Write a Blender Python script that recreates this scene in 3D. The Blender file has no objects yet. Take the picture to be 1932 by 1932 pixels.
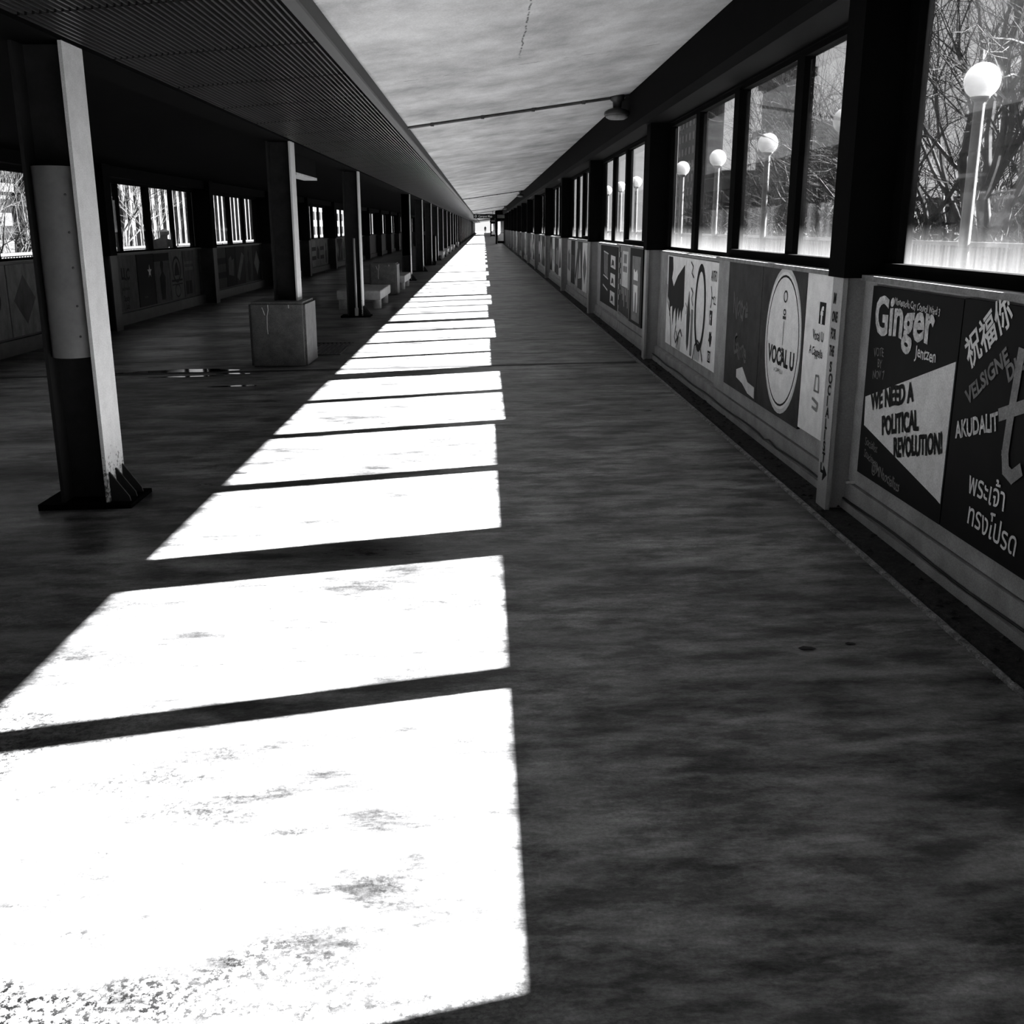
import bpy, bmesh, math, random
from mathutils import Vector, Matrix
from mathutils.geometry import tessellate_polygon
R = math.radians
S = bpy.context.scene
COL = S.collection
BAY = 6.7            # spacing of the steel frames along the walkway
YN, YF = -15.0, 290.0
YR0, YL0, YW0 = 5.55, 6.15, 4.4   # frame stations: right wall, inner row, left wall
SL = 0.022           # cross fall of the deck
def zf(x): return SL * x

# ------------------------------------------------------------------ materials
MATS = {}
def mat(name, c, rough=.6, var=0.0, scale=4.0, stretch=(1, 1, 1), spec=.3, metal=0.0, bump=0.0, fine=0.0):
    m = bpy.data.materials.new(name); m.use_nodes = True
    nt = m.node_tree; N = nt.nodes; L = nt.links
    b = N['Principled BSDF']
    b.inputs['Base Color'].default_value = (c, c, c * 1.015, 1)
    b.inputs['Roughness'].default_value = rough
    b.inputs['Specular IOR Level'].default_value = spec
    b.inputs['Metallic'].default_value = metal
    if var or bump or fine:
        g = N.new('ShaderNodeNewGeometry'); mp = N.new('ShaderNodeMapping')
        mp.inputs['Scale'].default_value = stretch
        L.new(g.outputs['Position'], mp.inputs['Vector'])
        nz = N.new('ShaderNodeTexNoise'); nz.inputs['Scale'].default_value = scale
        nz.inputs['Detail'].default_value = 6; nz.inputs['Roughness'].default_value = .65
        L.new(mp.outputs[0], nz.inputs['Vector'])
        mr = N.new('ShaderNodeMapRange')
        mr.inputs['From Min'].default_value = .28; mr.inputs['From Max'].default_value = .72
        mr.inputs['To Min'].default_value = c * (1 - var); mr.inputs['To Max'].default_value = c * (1 + var)
        L.new(nz.outputs['Fac'], mr.inputs['Value'])
        out = mr.outputs[0]
        if fine:
            n2 = N.new('ShaderNodeTexNoise'); n2.inputs['Scale'].default_value = 140; n2.inputs['Detail'].default_value = 2
            L.new(g.outputs['Position'], n2.inputs['Vector'])
            m2 = N.new('ShaderNodeMapRange'); m2.inputs['From Min'].default_value = .3; m2.inputs['From Max'].default_value = .7
            m2.inputs['To Min'].default_value = 1 - fine; m2.inputs['To Max'].default_value = 1 + fine
            L.new(n2.outputs['Fac'], m2.inputs['Value'])
            mu = N.new('ShaderNodeMath'); mu.operation = 'MULTIPLY'
            L.new(out, mu.inputs[0]); L.new(m2.outputs[0], mu.inputs[1]); out = mu.outputs[0]
        cb = N.new('ShaderNodeCombineColor')
        for k in range(3): L.new(out, cb.inputs[k])
        L.new(cb.outputs[0], b.inputs['Base Color'])
        if bump:
            bp = N.new('ShaderNodeBump'); bp.inputs['Strength'].default_value = bump; bp.inputs['Distance'].default_value = .01
            L.new(nz.outputs['Fac'], bp.inputs['Height']); L.new(bp.outputs[0], b.inputs['Normal'])
    MATS[name] = m
    return m

class NG:
    """tiny helper to chain shader math"""
    def __init__(s, m): s.nt = m.node_tree; s.N = s.nt.nodes; s.L = s.nt.links
    def node(s, t, **k):
        n = s.N.new(t)
        for a, v in k.items(): setattr(n, a, v)
        return n
    def math(s, op, a, b=None, clamp=False):
        n = s.N.new('ShaderNodeMath'); n.operation = op; n.use_clamp = clamp
        for i, v in enumerate((a, b)):
            if v is None: continue
            if isinstance(v, (int, float)): n.inputs[i].default_value = v
            else: s.L.new(v, n.inputs[i])
        return n.outputs[0]
    def noise(s, vec, scale, detail=5, rough=.6):
        n = s.N.new('ShaderNodeTexNoise'); n.inputs['Scale'].default_value = scale
        n.inputs['Detail'].default_value = detail; n.inputs['Roughness'].default_value = rough
        s.L.new(vec, n.inputs['Vector']); return n.outputs['Fac']
    def map(s, v, a, b, c, d):
        n = s.N.new('ShaderNodeMapRange')
        for k, x in zip(('From Min', 'From Max', 'To Min', 'To Max'), (a, b, c, d)): n.inputs[k].default_value = x
        s.L.new(v, n.inputs['Value']); return n.outputs[0]
    def scalev(s, vec, sc):
        n = s.N.new('ShaderNodeMapping'); n.inputs['Scale'].default_value = sc
        s.L.new(vec, n.inputs['Vector']); return n.outputs[0]
    def grey(s, v):
        n = s.N.new('ShaderNodeCombineColor')
        for k in range(3): s.L.new(v, n.inputs[k])
        return n.outputs[0]

def floor_material():
    m = bpy.data.materials.new('worn_concrete_deck'); m.use_nodes = True
    g = NG(m); b = g.N['Principled BSDF']
    geo = g.node('ShaderNodeNewGeometry'); P = geo.outputs['Position']
    sx = g.node('ShaderNodeSeparateXYZ'); g.L.new(P, sx.inputs[0]); X, Y = sx.outputs[0], sx.outputs[1]
    big = g.noise(g.scalev(P, (.55, .9, 1)), 1.3, 4)
    streak = g.noise(g.scalev(P, (.8, 2.6, 1)), 1.5, 9, .78)
    grit = g.noise(P, 95, 3, .7)
    base = g.map(streak, .37, .64, .035, .205)
    base = g.math('MULTIPLY', base, g.map(big, .36, .64, .5, 1.45))
    blot = g.noise(g.scalev(P, (.9, 2.2, 1)), 2.6, 8, .75)
    base = g.math('MULTIPLY', base, g.map(blot, .42, .58, .45, 1.4))
    base = g.math('MULTIPLY', base, g.map(grit, .3, .7, .72, 1.28))
    # trodden grime: speckles gathered in patches
    patch = g.map(g.noise(g.scalev(P, (1.1, 1.6, 1)), 1.3, 4), .40, .54, 0, 1)
    speck = g.map(g.noise(P, 55, 4, .75), .50, .55, 0, 1)
    near = g.map(g.math('ADD', g.math('ADD', X, 1.35), g.math('MULTIPLY', g.math('SUBTRACT', Y, 1.9), .8)), 0.55, 1.7, 1, 0.2)
    grime = g.math('MULTIPLY', g.math('MULTIPLY', patch, speck), near, True)
    base = g.math('MULTIPLY', base, g.map(grime, 0, 1, 1, .05))
    # a few dark oil spots
    vo = g.node('ShaderNodeTexVoronoi'); vo.inputs['Scale'].default_value = 1.7; g.L.new(g.scalev(P, (1, 1.3, 0)), vo.inputs['Vector'])
    spot = g.map(vo.outputs['Distance'], .010, .018, .12, 1)
    base = g.math('MULTIPLY', base, spot)
    g.L.new(g.grey(base), b.inputs['Base Color'])
    wet = g.noise(g.scalev(P, (.5, 1.3, 1)), .9, 4)
    g.L.new(g.math('ADD', g.map(wet, .4, .62, .30, .46), g.map(streak, .3, .7, -.06, .12)), b.inputs['Roughness'])
    g.L.new(g.math('MULTIPLY', g.map(streak, .38, .62, .25, .8), g.map(blot, .42, .58, .45, 1.25)), b.inputs['Specular IOR Level'])
    bp = g.node('ShaderNodeBump'); bp.inputs['Strength'].default_value = .25; bp.inputs['Distance'].default_value = .004
    g.L.new(grit, bp.inputs['Height']); g.L.new(bp.outputs[0], b.inputs['Normal'])
    return m

def ceiling_material():
    m = bpy.data.materials.new('white_plaster_ceiling'); m.use_nodes = True
    g = NG(m); b = g.N['Principled BSDF']
    geo = g.node('ShaderNodeNewGeometry'); P = geo.outputs['Position']
    sx = g.node('ShaderNodeSeparateXYZ'); g.L.new(P, sx.inputs[0]); X, Y = sx.outputs[0], sx.outputs[1]
    n = g.noise(g.scalev(P, (.8, .55, 1)), 1.7, 7, .66)
    f = g.noise(P, 70, 2)
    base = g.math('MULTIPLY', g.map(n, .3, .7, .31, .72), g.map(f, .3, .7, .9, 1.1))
    # hairline crack along the plaster, broken up by noise
    brk = g.map(g.noise(g.scalev(P, (0, 3, 0)), 2.2, 3), .44, .5, 0, 1)
    wob = g.math('MULTIPLY', g.math('SUBTRACT', g.noise(g.scalev(P, (0, 1, 0)), 3, 4), .5), .05)
    d = g.math('ABSOLUTE', g.math('SUBTRACT', g.math('ADD', X, wob), .30))
    crack = g.math('MULTIPLY', g.math('MULTIPLY', g.map(d, .004, .008, 1, 0), brk), g.map(Y, 8.6, 9.2, 1, 0))
    yy = g.math('ABSOLUTE', g.math('SUBTRACT', g.math('FRACT', g.math('DIVIDE', Y, BAY / 2)), .82))
    joint = g.math('MULTIPLY', g.map(yy, .001, .004, 1, 0), g.map(g.noise(g.scalev(P, (2, 0, 0)), 2, 3), .48, .56, 0, 1))
    base = g.math('MULTIPLY', base, g.map(g.math('MAXIMUM', crack, joint), 0, 1, 1, .3))
    g.L.new(g.grey(base), b.inputs['Base Color']); b.inputs['Roughness'].default_value = .85
    b.inputs['Specular IOR Level'].default_value = .1
    return m

def glass_material(name, ztop, zbot, dirt=1.0, refl=.5):
    m = bpy.data.materials.new(name); m.use_nodes = True
    g = NG(m); g.N.remove(g.N['Principled BSDF']); out = g.N['Material Output']
    geo = g.node('ShaderNodeNewGeometry'); P = geo.outputs['Position']
    sx = g.node('ShaderNodeSeparateXYZ'); g.L.new(P, sx.inputs[0]); Z = sx.outputs[2]
    hgt = g.map(Z, zbot, zbot + .22, 1, 0)
    runs = g.noise(g.scalev(P, (1, 14, .35)), 2.4, 5, .7)
    film = g.noise(g.scalev(P, (1, 1.2, .5)), 1.3, 4)
    d = g.math('ADD', g.math('MULTIPLY', g.math('POWER', hgt, 1.4), g.map(runs, .3, .7, .12, .42)), g.map(g.math('MULTIPLY', runs, film), .2, .42, .000, .012))
    d = g.math('MULTIPLY', d, dirt * .10, True)
    tr = g.node('ShaderNodeBsdfTransparent'); tr.inputs[0].default_value = (.975, .975, .98, 1)
    gl = g.node('ShaderNodeBsdfGlossy'); gl.inputs['Roughness'].default_value = .03
    fr = g.node('ShaderNodeFresnel'); fr.inputs['IOR'].default_value = 1.35
    clean = g.node('ShaderNodeMixShader'); g.L.new(g.math('MULTIPLY', fr.outputs[0], refl), clean.inputs[0])
    g.L.new(tr.outputs[0], clean.inputs[1]); g.L.new(gl.outputs[0], clean.inputs[2])
    tl = g.node('ShaderNodeBsdfTranslucent'); tl.inputs[0].default_value = (.55, .55, .55, 1)
    df = g.node('ShaderNodeBsdfDiffuse'); df.inputs[0].default_value = (.4, .4, .4, 1)
    dm = g.node('ShaderNodeMixShader'); dm.inputs[0].default_value = .35
    g.L.new(tl.outputs[0], dm.inputs[1]); g.L.new(df.outputs[0], dm.inputs[2])
    mx = g.node('ShaderNodeMixShader'); g.L.new(d, mx.inputs[0])
    g.L.new(clean.outputs[0], mx.inputs[1]); g.L.new(dm.outputs[0], mx.inputs[2])
    g.L.new(mx.outputs[0], out.inputs['Surface'])
    return m

def globe_material():
    m = bpy.data.materials.new('opal_globe'); m.use_nodes = True
    b = m.node_tree.nodes['Principled BSDF']
    b.inputs['Base Color'].default_value = (.15, .15, .15, 1); b.inputs['Roughness'].default_value = .35
    b.inputs['Subsurface Weight'].default_value = 1; b.inputs['Subsurface Radius'].default_value = (1, 1, 1); b.inputs['Subsurface Scale'].default_value = 1.6
    b.inputs['Specular IOR Level'].default_value = .2
    return m

FLOOR = floor_material(); CEIL = ceiling_material()
GLASS_R = glass_material('dirty_glass', 2.57, 1.345); GLASS_L = glass_material('dirty_glass_left', 2.29, 1.13, .5, .2)
GLOBE = globe_material()
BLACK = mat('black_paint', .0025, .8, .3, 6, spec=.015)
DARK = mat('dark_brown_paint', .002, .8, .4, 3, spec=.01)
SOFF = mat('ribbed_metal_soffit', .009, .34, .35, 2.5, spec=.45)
FLANGE = mat('lit_flange_paint', .58, .5, .12, 9, fine=.12)  # pale tone puts the walkway light into the front flange colour
def rust(m):
    # rust pitting at the foot of the painted flanges
    g = NG(m); b = g.N['Principled BSDF']; src = b.inputs['Base Color'].links[0].from_socket
    geo = g.node('ShaderNodeNewGeometry'); sx = g.node('ShaderNodeSeparateXYZ'); g.L.new(geo.outputs['Position'], sx.inputs[0])
    n = g.math('ADD', g.noise(geo.outputs['Position'], 38, 4, .7), g.map(sx.outputs[2], .05, .42, .11, -.16))
    mx = g.node('ShaderNodeMix', data_type='RGBA'); g.L.new(g.map(n, .55, .60, 0, .85), mx.inputs[0])
    g.L.new(src, mx.inputs[6]); mx.inputs[7].default_value = (.03, .03, .03, 1); g.L.new(mx.outputs[2], b.inputs['Base Color'])
rust(FLANGE)
WEB_SHADE = mat('shaded_column_paint', .018, .6, .3, 9, spec=.1)  # shade on webs and gussets put into their colour
GREYL = mat('shaded_grey_wall_paint', .06, .6, .3, 5, fine=.2)  # darker copy of the grey wall paint, left side shade in the colour
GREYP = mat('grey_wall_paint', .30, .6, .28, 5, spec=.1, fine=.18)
LIGHTP = mat('pale_grey_paint', .5, .55, .22, 6, fine=.15)
COLP = mat('column_grey_paint', .34, .5, .12, 9, spec=.15, fine=.12)
LEDGE = mat('chipped_white_ledge', .1716, .6, .5, 16, fine=.2)
CURB = mat('gritty_black_curb', .02, .95, .9, 30, fine=.5)
CURBW = mat('worn_white_curb_edge', .20, .9, .9, 22, fine=.5)
CONC = mat('cast_concrete', .10, .85, .3, 10, bump=.4, fine=.35)
CONC2 = mat('pale_bench_concrete', .34, .8, .25, 8, fine=.2)
STEEL = mat('dark_steel', .06, .45, .4, 9, metal=.6)
GALV = mat('grey_steel_pipe', .36, .4, .15, 14, spec=.4)
RUBBER = mat('black_rubber', .015, .6)
W = mat('white_sign_paint', .84, .6, .14, 9, fine=.1, spec=.06)
WG = mat('light_grey_sign_paint', .62, .6, .18, 8, fine=.14, spec=.06)
MG = mat('mid_grey_sign_paint', .2, .6, .35, 8, fine=.2, spec=.06)
DG = mat('dark_grey_sign_paint', .035, .6, .5, 5, fine=.2, spec=.06)
BK = mat('black_sign_paint', .005, .6, .3, 6, spec=.06)
FADED = mat('faded_silver_lettering', .5, .6, .45, 25, fine=.25, spec=.06)
DIMG = mat('dim_grey_lettering', .16, .6, .4, 20, spec=.06)
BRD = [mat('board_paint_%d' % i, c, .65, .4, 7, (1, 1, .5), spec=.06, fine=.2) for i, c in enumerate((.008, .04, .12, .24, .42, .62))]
ASPH = mat('asphalt_outer_deck', .0109, .9, .3, 3)
RAIL = mat('weathered_railing', .0468, .6, .2, 5)
RAILW = mat('white_railing_paint', .0234, .6, .1, 5)
POLE = mat('lamp_pole_paint', .0468, .45, .12, 6, spec=.4)
BARK = mat('winter_bark', .0039, .9, .4, 6)
BARKL = mat('pale_birch_bark', .0234, .9, .3, 6)
BRUSH = mat('winter_brush', .0055, .95, .7, 3)
HILL = mat('river_bank', .0031, .95, .8, .5, fine=.4)
BGA = mat('grey_brick_facade', .0125, .9, .25, .6)
BGB = mat('pale_stone_facade', .0156, .9, .2, .8)
BGC = mat('dark_window_panes', .0023, .4, spec=.1)
BGD = mat('white_stone_trim', .0265, .9, .1, 1)
CLOTH = mat('dark_jacket', .0012, .9, spec=.02); SKIN = mat('skin', .25, .6); HELM = mat('white_helmet', .0234, .5)
LEAFM = mat('dry_leaf', .03, .8)
BRDL = [mat('shaded_board_paint_%d' % i, c, .65, .4, 7, (1, 1, .5), spec=.05, fine=.2) for i, c in enumerate((.002, .01, .035, .075, .12, .18))]  # darker copies of the board paints, dimness of the left wall painted in
def puddle_mat():
    m = mat('wet_film', .015, .06, spec=.9); return m
WET = puddle_mat()
FROST = bpy.data.materials.new('frosted_glass'); FROST.use_nodes = True
_g = NG(FROST); _g.N.remove(_g.N['Principled BSDF'])
_t = _g.node('ShaderNodeBsdfTranslucent'); _t.inputs[0].default_value = (.6, .6, .6, 1)
_d = _g.node('ShaderNodeBsdfTransparent'); _x = _g.node('ShaderNodeMixShader'); _x.inputs[0].default_value = .45
_g.L.new(_t.outputs[0], _x.inputs[1]); _g.L.new(_d.outputs[0], _x.inputs[2]); _g.L.new(_x.outputs[0], _g.N['Material Output'].inputs['Surface'])

# ------------------------------------------------------------------ mesh builder
class MB:
    def __init__(s): s.v = []; s.f = []
    def add(s, vs, fs):
        o = len(s.v); s.v += [tuple(p) for p in vs]; s.f += [tuple(i + o for i in q) for q in fs]; return s
    def box(s, x0, x1, y0, y1, z0, z1, za=None, zb=None):
        """za/zb: bottom heights at x0/x1 for boxes standing on the sloping deck"""
        a = z0 if za is None else za; b = z0 if zb is None else zb
        vs = [(x0, y0, a), (x1, y0, b), (x1, y1, b), (x0, y1, a), (x0, y0, z1), (x1, y0, z1), (x1, y1, z1), (x0, y1, z1)]
        return s.add(vs, [(3, 2, 1, 0), (4, 5, 6, 7), (0, 1, 5, 4), (1, 2, 6, 5), (2, 3, 7, 6), (3, 0, 4, 7)])
    def cbox(s, x0, x1, y0, y1, z0, z1, c=.01, seg=1):
        bm = bmesh.new(); bmesh.ops.create_cube(bm, size=1)
        for v in bm.verts:
            v.co = Vector(((x0 + x1) / 2 + v.co.x * (x1 - x0), (y0 + y1) / 2 + v.co.y * (y1 - y0), (z0 + z1) / 2 + v.co.z * (z1 - z0)))
        bmesh.ops.bevel(bm, geom=bm.edges[:], offset=c, segments=seg, affect='EDGES')
        bm.verts.index_update()
        s.add([v.co[:] for v in bm.verts], [[v.index for v in f.verts] for f in bm.faces]); bm.free(); return s
    def prism(s, poly, y0, y1):
        """poly: (x,z) outline swept along y"""
        n = len(poly)
        vs = [(x, y0, z) for x, z in poly] + [(x, y1, z) for x, z in poly]
        fs = [(i, (i + 1) % n, n + (i + 1) % n, n + i) for i in range(n)]
        fs += [tuple(range(n))[::-1], tuple(range(n, 2 * n))]
        return s.add(vs, fs)
    def tube(s, p0, p1, r0, r1=None, n=8, cap=True):
        r1 = r0 if r1 is None else r1
        p0, p1 = Vector(p0), Vector(p1); d = (p1 - p0)
        if d.length < 1e-6: return s
        d.normalize(); u = d.orthogonal().normalized(); w = d.cross(u)
        vs = []
        for p, r in ((p0, r0), (p1, r1)):
            for k in range(n):
                a = 2 * math.pi * k / n; vs.append(p + (u * math.cos(a) + w * math.sin(a)) * r)
        fs = [(k, (k + 1) % n, n + (k + 1) % n, n + k) for k in range(n)]
        if cap: fs += [tuple(range(n))[::-1], tuple(range(n, 2 * n))]
        return s.add(vs, fs)
    def path(s, pts, r, n=6):
        for a, b in zip(pts[:-1], pts[1:]): s.tube(a, b, r, r, n)
        return s
    def lathe(s, prof, cx, cy, n=24):
        vs = []; fs = []
        for r, z in prof:
            for k in range(n):
                a = 2 * math.pi * k / n; vs.append((cx + r * math.cos(a), cy + r * math.sin(a), z))
        for i in range(len(prof) - 1):
            for k in range(n): fs.append((i * n + k, i * n + (k + 1) % n, (i + 1) * n + (k + 1) % n, (i + 1) * n + k))
        fs.append(tuple(range(n))[::-1]); fs.append(tuple(range((len(prof) - 1) * n, len(prof) * n)))
        return s.add(vs, fs)
    def sphere(s, c, r, n=24, m=14, sq=(1, 1, 1)):
        vs = [(c[0], c[1], c[2] - r * sq[2])]; fs = []
        for i in range(1, m):
            t = math.pi * i / m
            for k in range(n):
                a = 2 * math.pi * k / n
                vs.append((c[0] + r * sq[0] * math.sin(t) * math.cos(a), c[1] + r * sq[1] * math.sin(t) * math.sin(a), c[2] - r * sq[2] * math.cos(t)))
        vs.append((c[0], c[1], c[2] + r * sq[2])); top = len(vs) - 1
        for k in range(n):
            fs.append((0, 1 + (k + 1) % n, 1 + k)); fs.append((top, 1 + (m - 2) * n + k, 1 + (m - 2) * n + (k + 1) % n))
        for i in range(m - 2):
            for k in range(n): fs.append((1 + i * n + k, 1 + i * n + (k + 1) % n, 1 + (i + 1) * n + (k + 1) % n, 1 + (i + 1) * n + k))
        return s.add(vs, fs)
    def bounds(s):
        xs, ys, zs = zip(*s.v); return min(xs), max(xs), min(ys), max(ys), min(zs), max(zs)
    def build(s, name, m, parent=None, smooth=False, origin=None):
        if origin is None:
            if parent is not None: origin = Vector(parent.get('_o', (0, 0, 0)))
            else:
                b = s.bounds(); origin = Vector(((b[0] + b[1]) / 2, (b[2] + b[3]) / 2, b[4]))
        origin = Vector(origin)
        me = bpy.data.meshes.new(name)
        me.from_pydata([tuple(Vector(p) - origin) for p in s.v], [], s.f); me.update()
        if smooth:
            me.polygons.foreach_set('use_smooth', [True] * len(me.polygons))
        me.materials.append(m)
        o = bpy.data.objects.new(name, me); COL.objects.link(o)
        o['_o'] = tuple(origin)
        if parent is not None:
            o.parent = parent; o.location = origin - Vector(parent['_o'])
        else: o.location = origin
        return o

def fix_normals(o):
    bm = bmesh.new(); bm.from_mesh(o.data); bmesh.ops.recalc_face_normals(bm, faces=bm.faces[:]); bm.to_mesh(o.data); bm.free()

def empty(name, loc, label=None, cat=None, group=None):
    o = bpy.data.objects.new(name, None); COL.objects.link(o); o.location = loc; o['_o'] = tuple(loc)
    o.empty_display_size = .1
    return tag(o, label, cat, group)
def tag(o, label=None, cat=None, group=None, kind=None):
    if label: o['label'] = label
    if cat: o['category'] = cat
    if group: o['group'] = group
    if kind: o['kind'] = kind
    return o
def struct(name, mb, m, label, cat, **k):
    return tag(mb.build(name, m, **k), label, cat, kind='structure')
KIDS = {}
def kids(o):
    return [c for c in bpy.data.objects if c.parent is o]
def dup(o, d, label=None, group=None, name=None):
    def cp(src, par):
        c = src.copy(); COL.objects.link(c)
        if par is not None: c.parent = par
        for ch in kids(src): cp(ch, c)
        return c
    c = cp(o, None)
    c.location = Vector(o.location) + Vector(d)
    c['_o'] = tuple(Vector(o['_o']) + Vector(d))
    if label: c['label'] = label
    if group: c['group'] = group
    if name: c.name = name
    return c
ORD = ['zeroth', 'first', 'second', 'third', 'fourth', 'fifth', 'sixth', 'seventh', 'eighth', 'ninth', 'tenth', 'eleventh', 'twelfth', 'thirteenth', 'fourteenth', 'fifteenth', 'sixteenth', 'seventeenth', 'eighteenth', 'nineteenth']
TENS = {2: ('twentieth', 'twenty'), 3: ('thirtieth', 'thirty'), 4: ('fortieth', 'forty'), 5: ('fiftieth', 'fifty')}
def ordn(n):
    if n < 20: return ORD[n]
    t, u = divmod(n, 10)
    return TENS[t][0] if u == 0 else TENS[t][1] + '-' + ORD[u]

# ------------------------------------------------------------------ camera, light, sky
cam = bpy.data.cameras.new('camera'); co = bpy.data.objects.new('camera', cam); COL.objects.link(co)
co.location = (0, 0, 1.55); co.rotation_euler = (R(90 - 15.349), 0, R(-1.522))
cam.sensor_width = 36; cam.lens = 36 * 1960 / 1932; cam.clip_end = 2000
S.camera = co
sun = bpy.data.lights.new('sun', 'SUN'); sun.energy = 195; sun.angle = R(.6)
so = bpy.data.objects.new('sun', sun); COL.objects.link(so); so.location = (40, 12, 30)
so.rotation_euler = Vector((-1, -.228, -.681 * math.hypot(1, .228))).to_track_quat('-Z', 'Y').to_euler()
w = bpy.data.worlds.new('pale_sky'); S.world = w; w.use_nodes = True
g = NG(w)
bg = g.N['Background']; tc = g.node('ShaderNodeTexCoord')
sk = g.node('ShaderNodeSeparateXYZ'); g.L.new(tc.outputs['Generated'], sk.inputs[0])
cl = g.noise(g.scalev(tc.outputs['Generated'], (1, 1, 2.5)), 3.2, 5)
v = g.math('ADD', g.map(sk.outputs[2], 0, .5, .86, .62), g.map(cl, .35, .65, -.06, .1))
g.L.new(g.grey(v), bg.inputs['Color']); bg.inputs['Strength'].default_value = 1.05
S.view_settings.view_transform = 'Standard'; S.view_settings.look = 'None'
S.view_settings.exposure = 0; S.view_settings.gamma = 1; S.view_settings.use_curve_mapping = False
cy = S.cycles
cy.use_denoising = True; cy.max_bounces = 8; cy.diffuse_bounces = 5; cy.glossy_bounces = 3; cy.transparent_max_bounces = 16
cy.caustics_reflective = False; cy.caustics_refractive = False; cy.sample_clamp_indirect = 6

# ------------------------------------------------------------------ the shell of the walkway
b = MB(); nx = 8
b.add([(x, y, zf(x) - t) for t in (0, .3) for y in (YN, YF) for x in (-6.62, 2.2)],
      [(0, 1, 3, 2), (4, 6, 7, 5), (0, 4, 5, 1), (2, 3, 7, 6), (1, 5, 7, 3), (0, 2, 6, 4)])
struct('floor', b, FLOOR, 'worn grey concrete floor of the long covered walkway', 'floor', origin=(0, 0, 0))
# pale sloping ceiling
b = MB().prism([(-.9, 2.70), (2.22, 3.137), (2.22, 3.25), (-.9, 2.82)], YN, YF)
struct('ceiling', b, CEIL, 'pale blotchy plaster ceiling rising toward the right wall', 'ceiling', origin=(0, 0, 0))
# ribbed soffit, 5 panels a bay
b = MB(); NR = 36; x0, x1 = -2.20, -.95; pit = (x1 - x0) / NR
y = YN + .3
while y < YF - 1:
    y1 = y + BAY / 5 - .03
    for i in range(NR):
        xa = x0 + (i + .3) * pit; xb = xa + .34 * pit; z = 2.507 + .11 * (xa + 2.22) / 1.29
        b.add([(x, yy, z + dz) for yy in (y, y1) for x, dz in ((xa - .004, .03), (xa, 0), (xb, 0), (xb + .004, .03))], [(0, 1, 5, 4), (1, 2, 6, 5), (2, 3, 7, 6), (0, 3, 2, 1), (4, 5, 6, 7)])
    y += BAY / 5
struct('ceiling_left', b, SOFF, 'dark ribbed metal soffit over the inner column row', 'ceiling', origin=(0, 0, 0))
b = MB().prism([(-2.25, 2.532), (-.95, 2.642), (-.95, 2.82), (-2.25, 2.75)], YN, YF)
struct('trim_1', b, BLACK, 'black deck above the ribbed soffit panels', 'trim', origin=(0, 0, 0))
b = MB().prism([(-.965, 2.600), (-.90, 2.605), (-.89, 2.612), (-.89, 2.71), (-.95, 2.71), (-.95, 2.62)], YN, YF)
struct('trim_2', b, mat('fascia_paint', .006, .6, .4, 5), 'narrow grey fascia where soffit meets the pale ceiling', 'trim', origin=(0, 0, 0))
b = MB().box(-2.52, -2.22, YN, YF, 2.50, 2.75)
struct('trim_3', b, DARK, 'dark steel beam carried by the inner column row', 'beam', origin=(0, 0, 0))
b = MB().prism([(-6.62, 2.52), (-2.5, 2.62), (-2.5, 2.78), (-6.62, 2.7)], YN, YF)
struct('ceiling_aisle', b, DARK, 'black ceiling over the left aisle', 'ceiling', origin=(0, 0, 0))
# right wall: low wall, header, added black beam standing in for ceiling shade
CURVE = [(1.74, 2.70), (1.80, 2.655), (2.06, 2.655), (2.06, 3.12), (1.74, 3.066)]
b = MB().box(2.05, 2.17, YN, YF, 0, 1.30)
struct('wall_right', b, GREYP, 'low grey wall under the right windows', 'wall', origin=(0, 0, 0))
b = MB().box(2.05, 2.17, YN, YF, 2.64, 3.14)
struct('trim_4', b, BLACK, 'black header above the right windows', 'header', origin=(0, 0, 0))
b = MB().prism(CURVE, YN, YF)
struct('trim_5', b, BLACK, 'added black beam standing in for ceiling shade along the right wall top', 'beam', origin=(0, 0, 0))
b = MB().prism([(1.98, .03), (1.98, .205), (2.05, .225), (2.05, .03)], YN, YF)
b.prism([(1.965, .035), (1.965, .10), (1.98, .10), (1.98, .035)], YN, YF)
struct('baseboard_right', b, GREYP, 'grey steel base channel at the foot of the right wall', 'baseboard', origin=(0, 0, 0))
b = MB()
random.seed(4)
b.prism([(1.80, zf(1.80) - .02), (1.83, zf(1.83) + .012), (1.965, .055), (1.965, 0)], YN, YF)
for i in range(900):
    yy = random.uniform(0, 60) ** 1.0; yy = random.choice((yy, yy * .3)); xx = random.uniform(1.82, 1.95); r = random.uniform(.004, .014)
    z = zf(1.83) + .012 + (xx - 1.83) / .135 * .012
    a = random.random() * 3
    b.add([(xx + r * 1.6 * math.cos(a), yy + r * 1.6 * math.sin(a), z), (xx - r * math.sin(a), yy + r * math.cos(a), z), (xx - r * 1.6 * math.cos(a), yy - r * 1.6 * math.sin(a), z + r * .3), (xx, yy, z + r)],
          [(0, 1, 3), (1, 2, 3), (2, 0, 3), (0, 2, 1)])
struct('baseboard_gutter', b, CURB, 'black gritty gutter along the foot of the right wall', 'gutter', origin=(0, 0, 0))
b = MB().prism([(1.775, zf(1.775) - .01), (1.78, zf(1.78) + .010), (1.80, zf(1.8) + .012), (1.805, zf(1.8) - .01)], YN, YF)
struct('trim_6', b, CURBW, 'worn pale edge strip along the right gutter', 'kerb edge', origin=(0, 0, 0))
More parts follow.
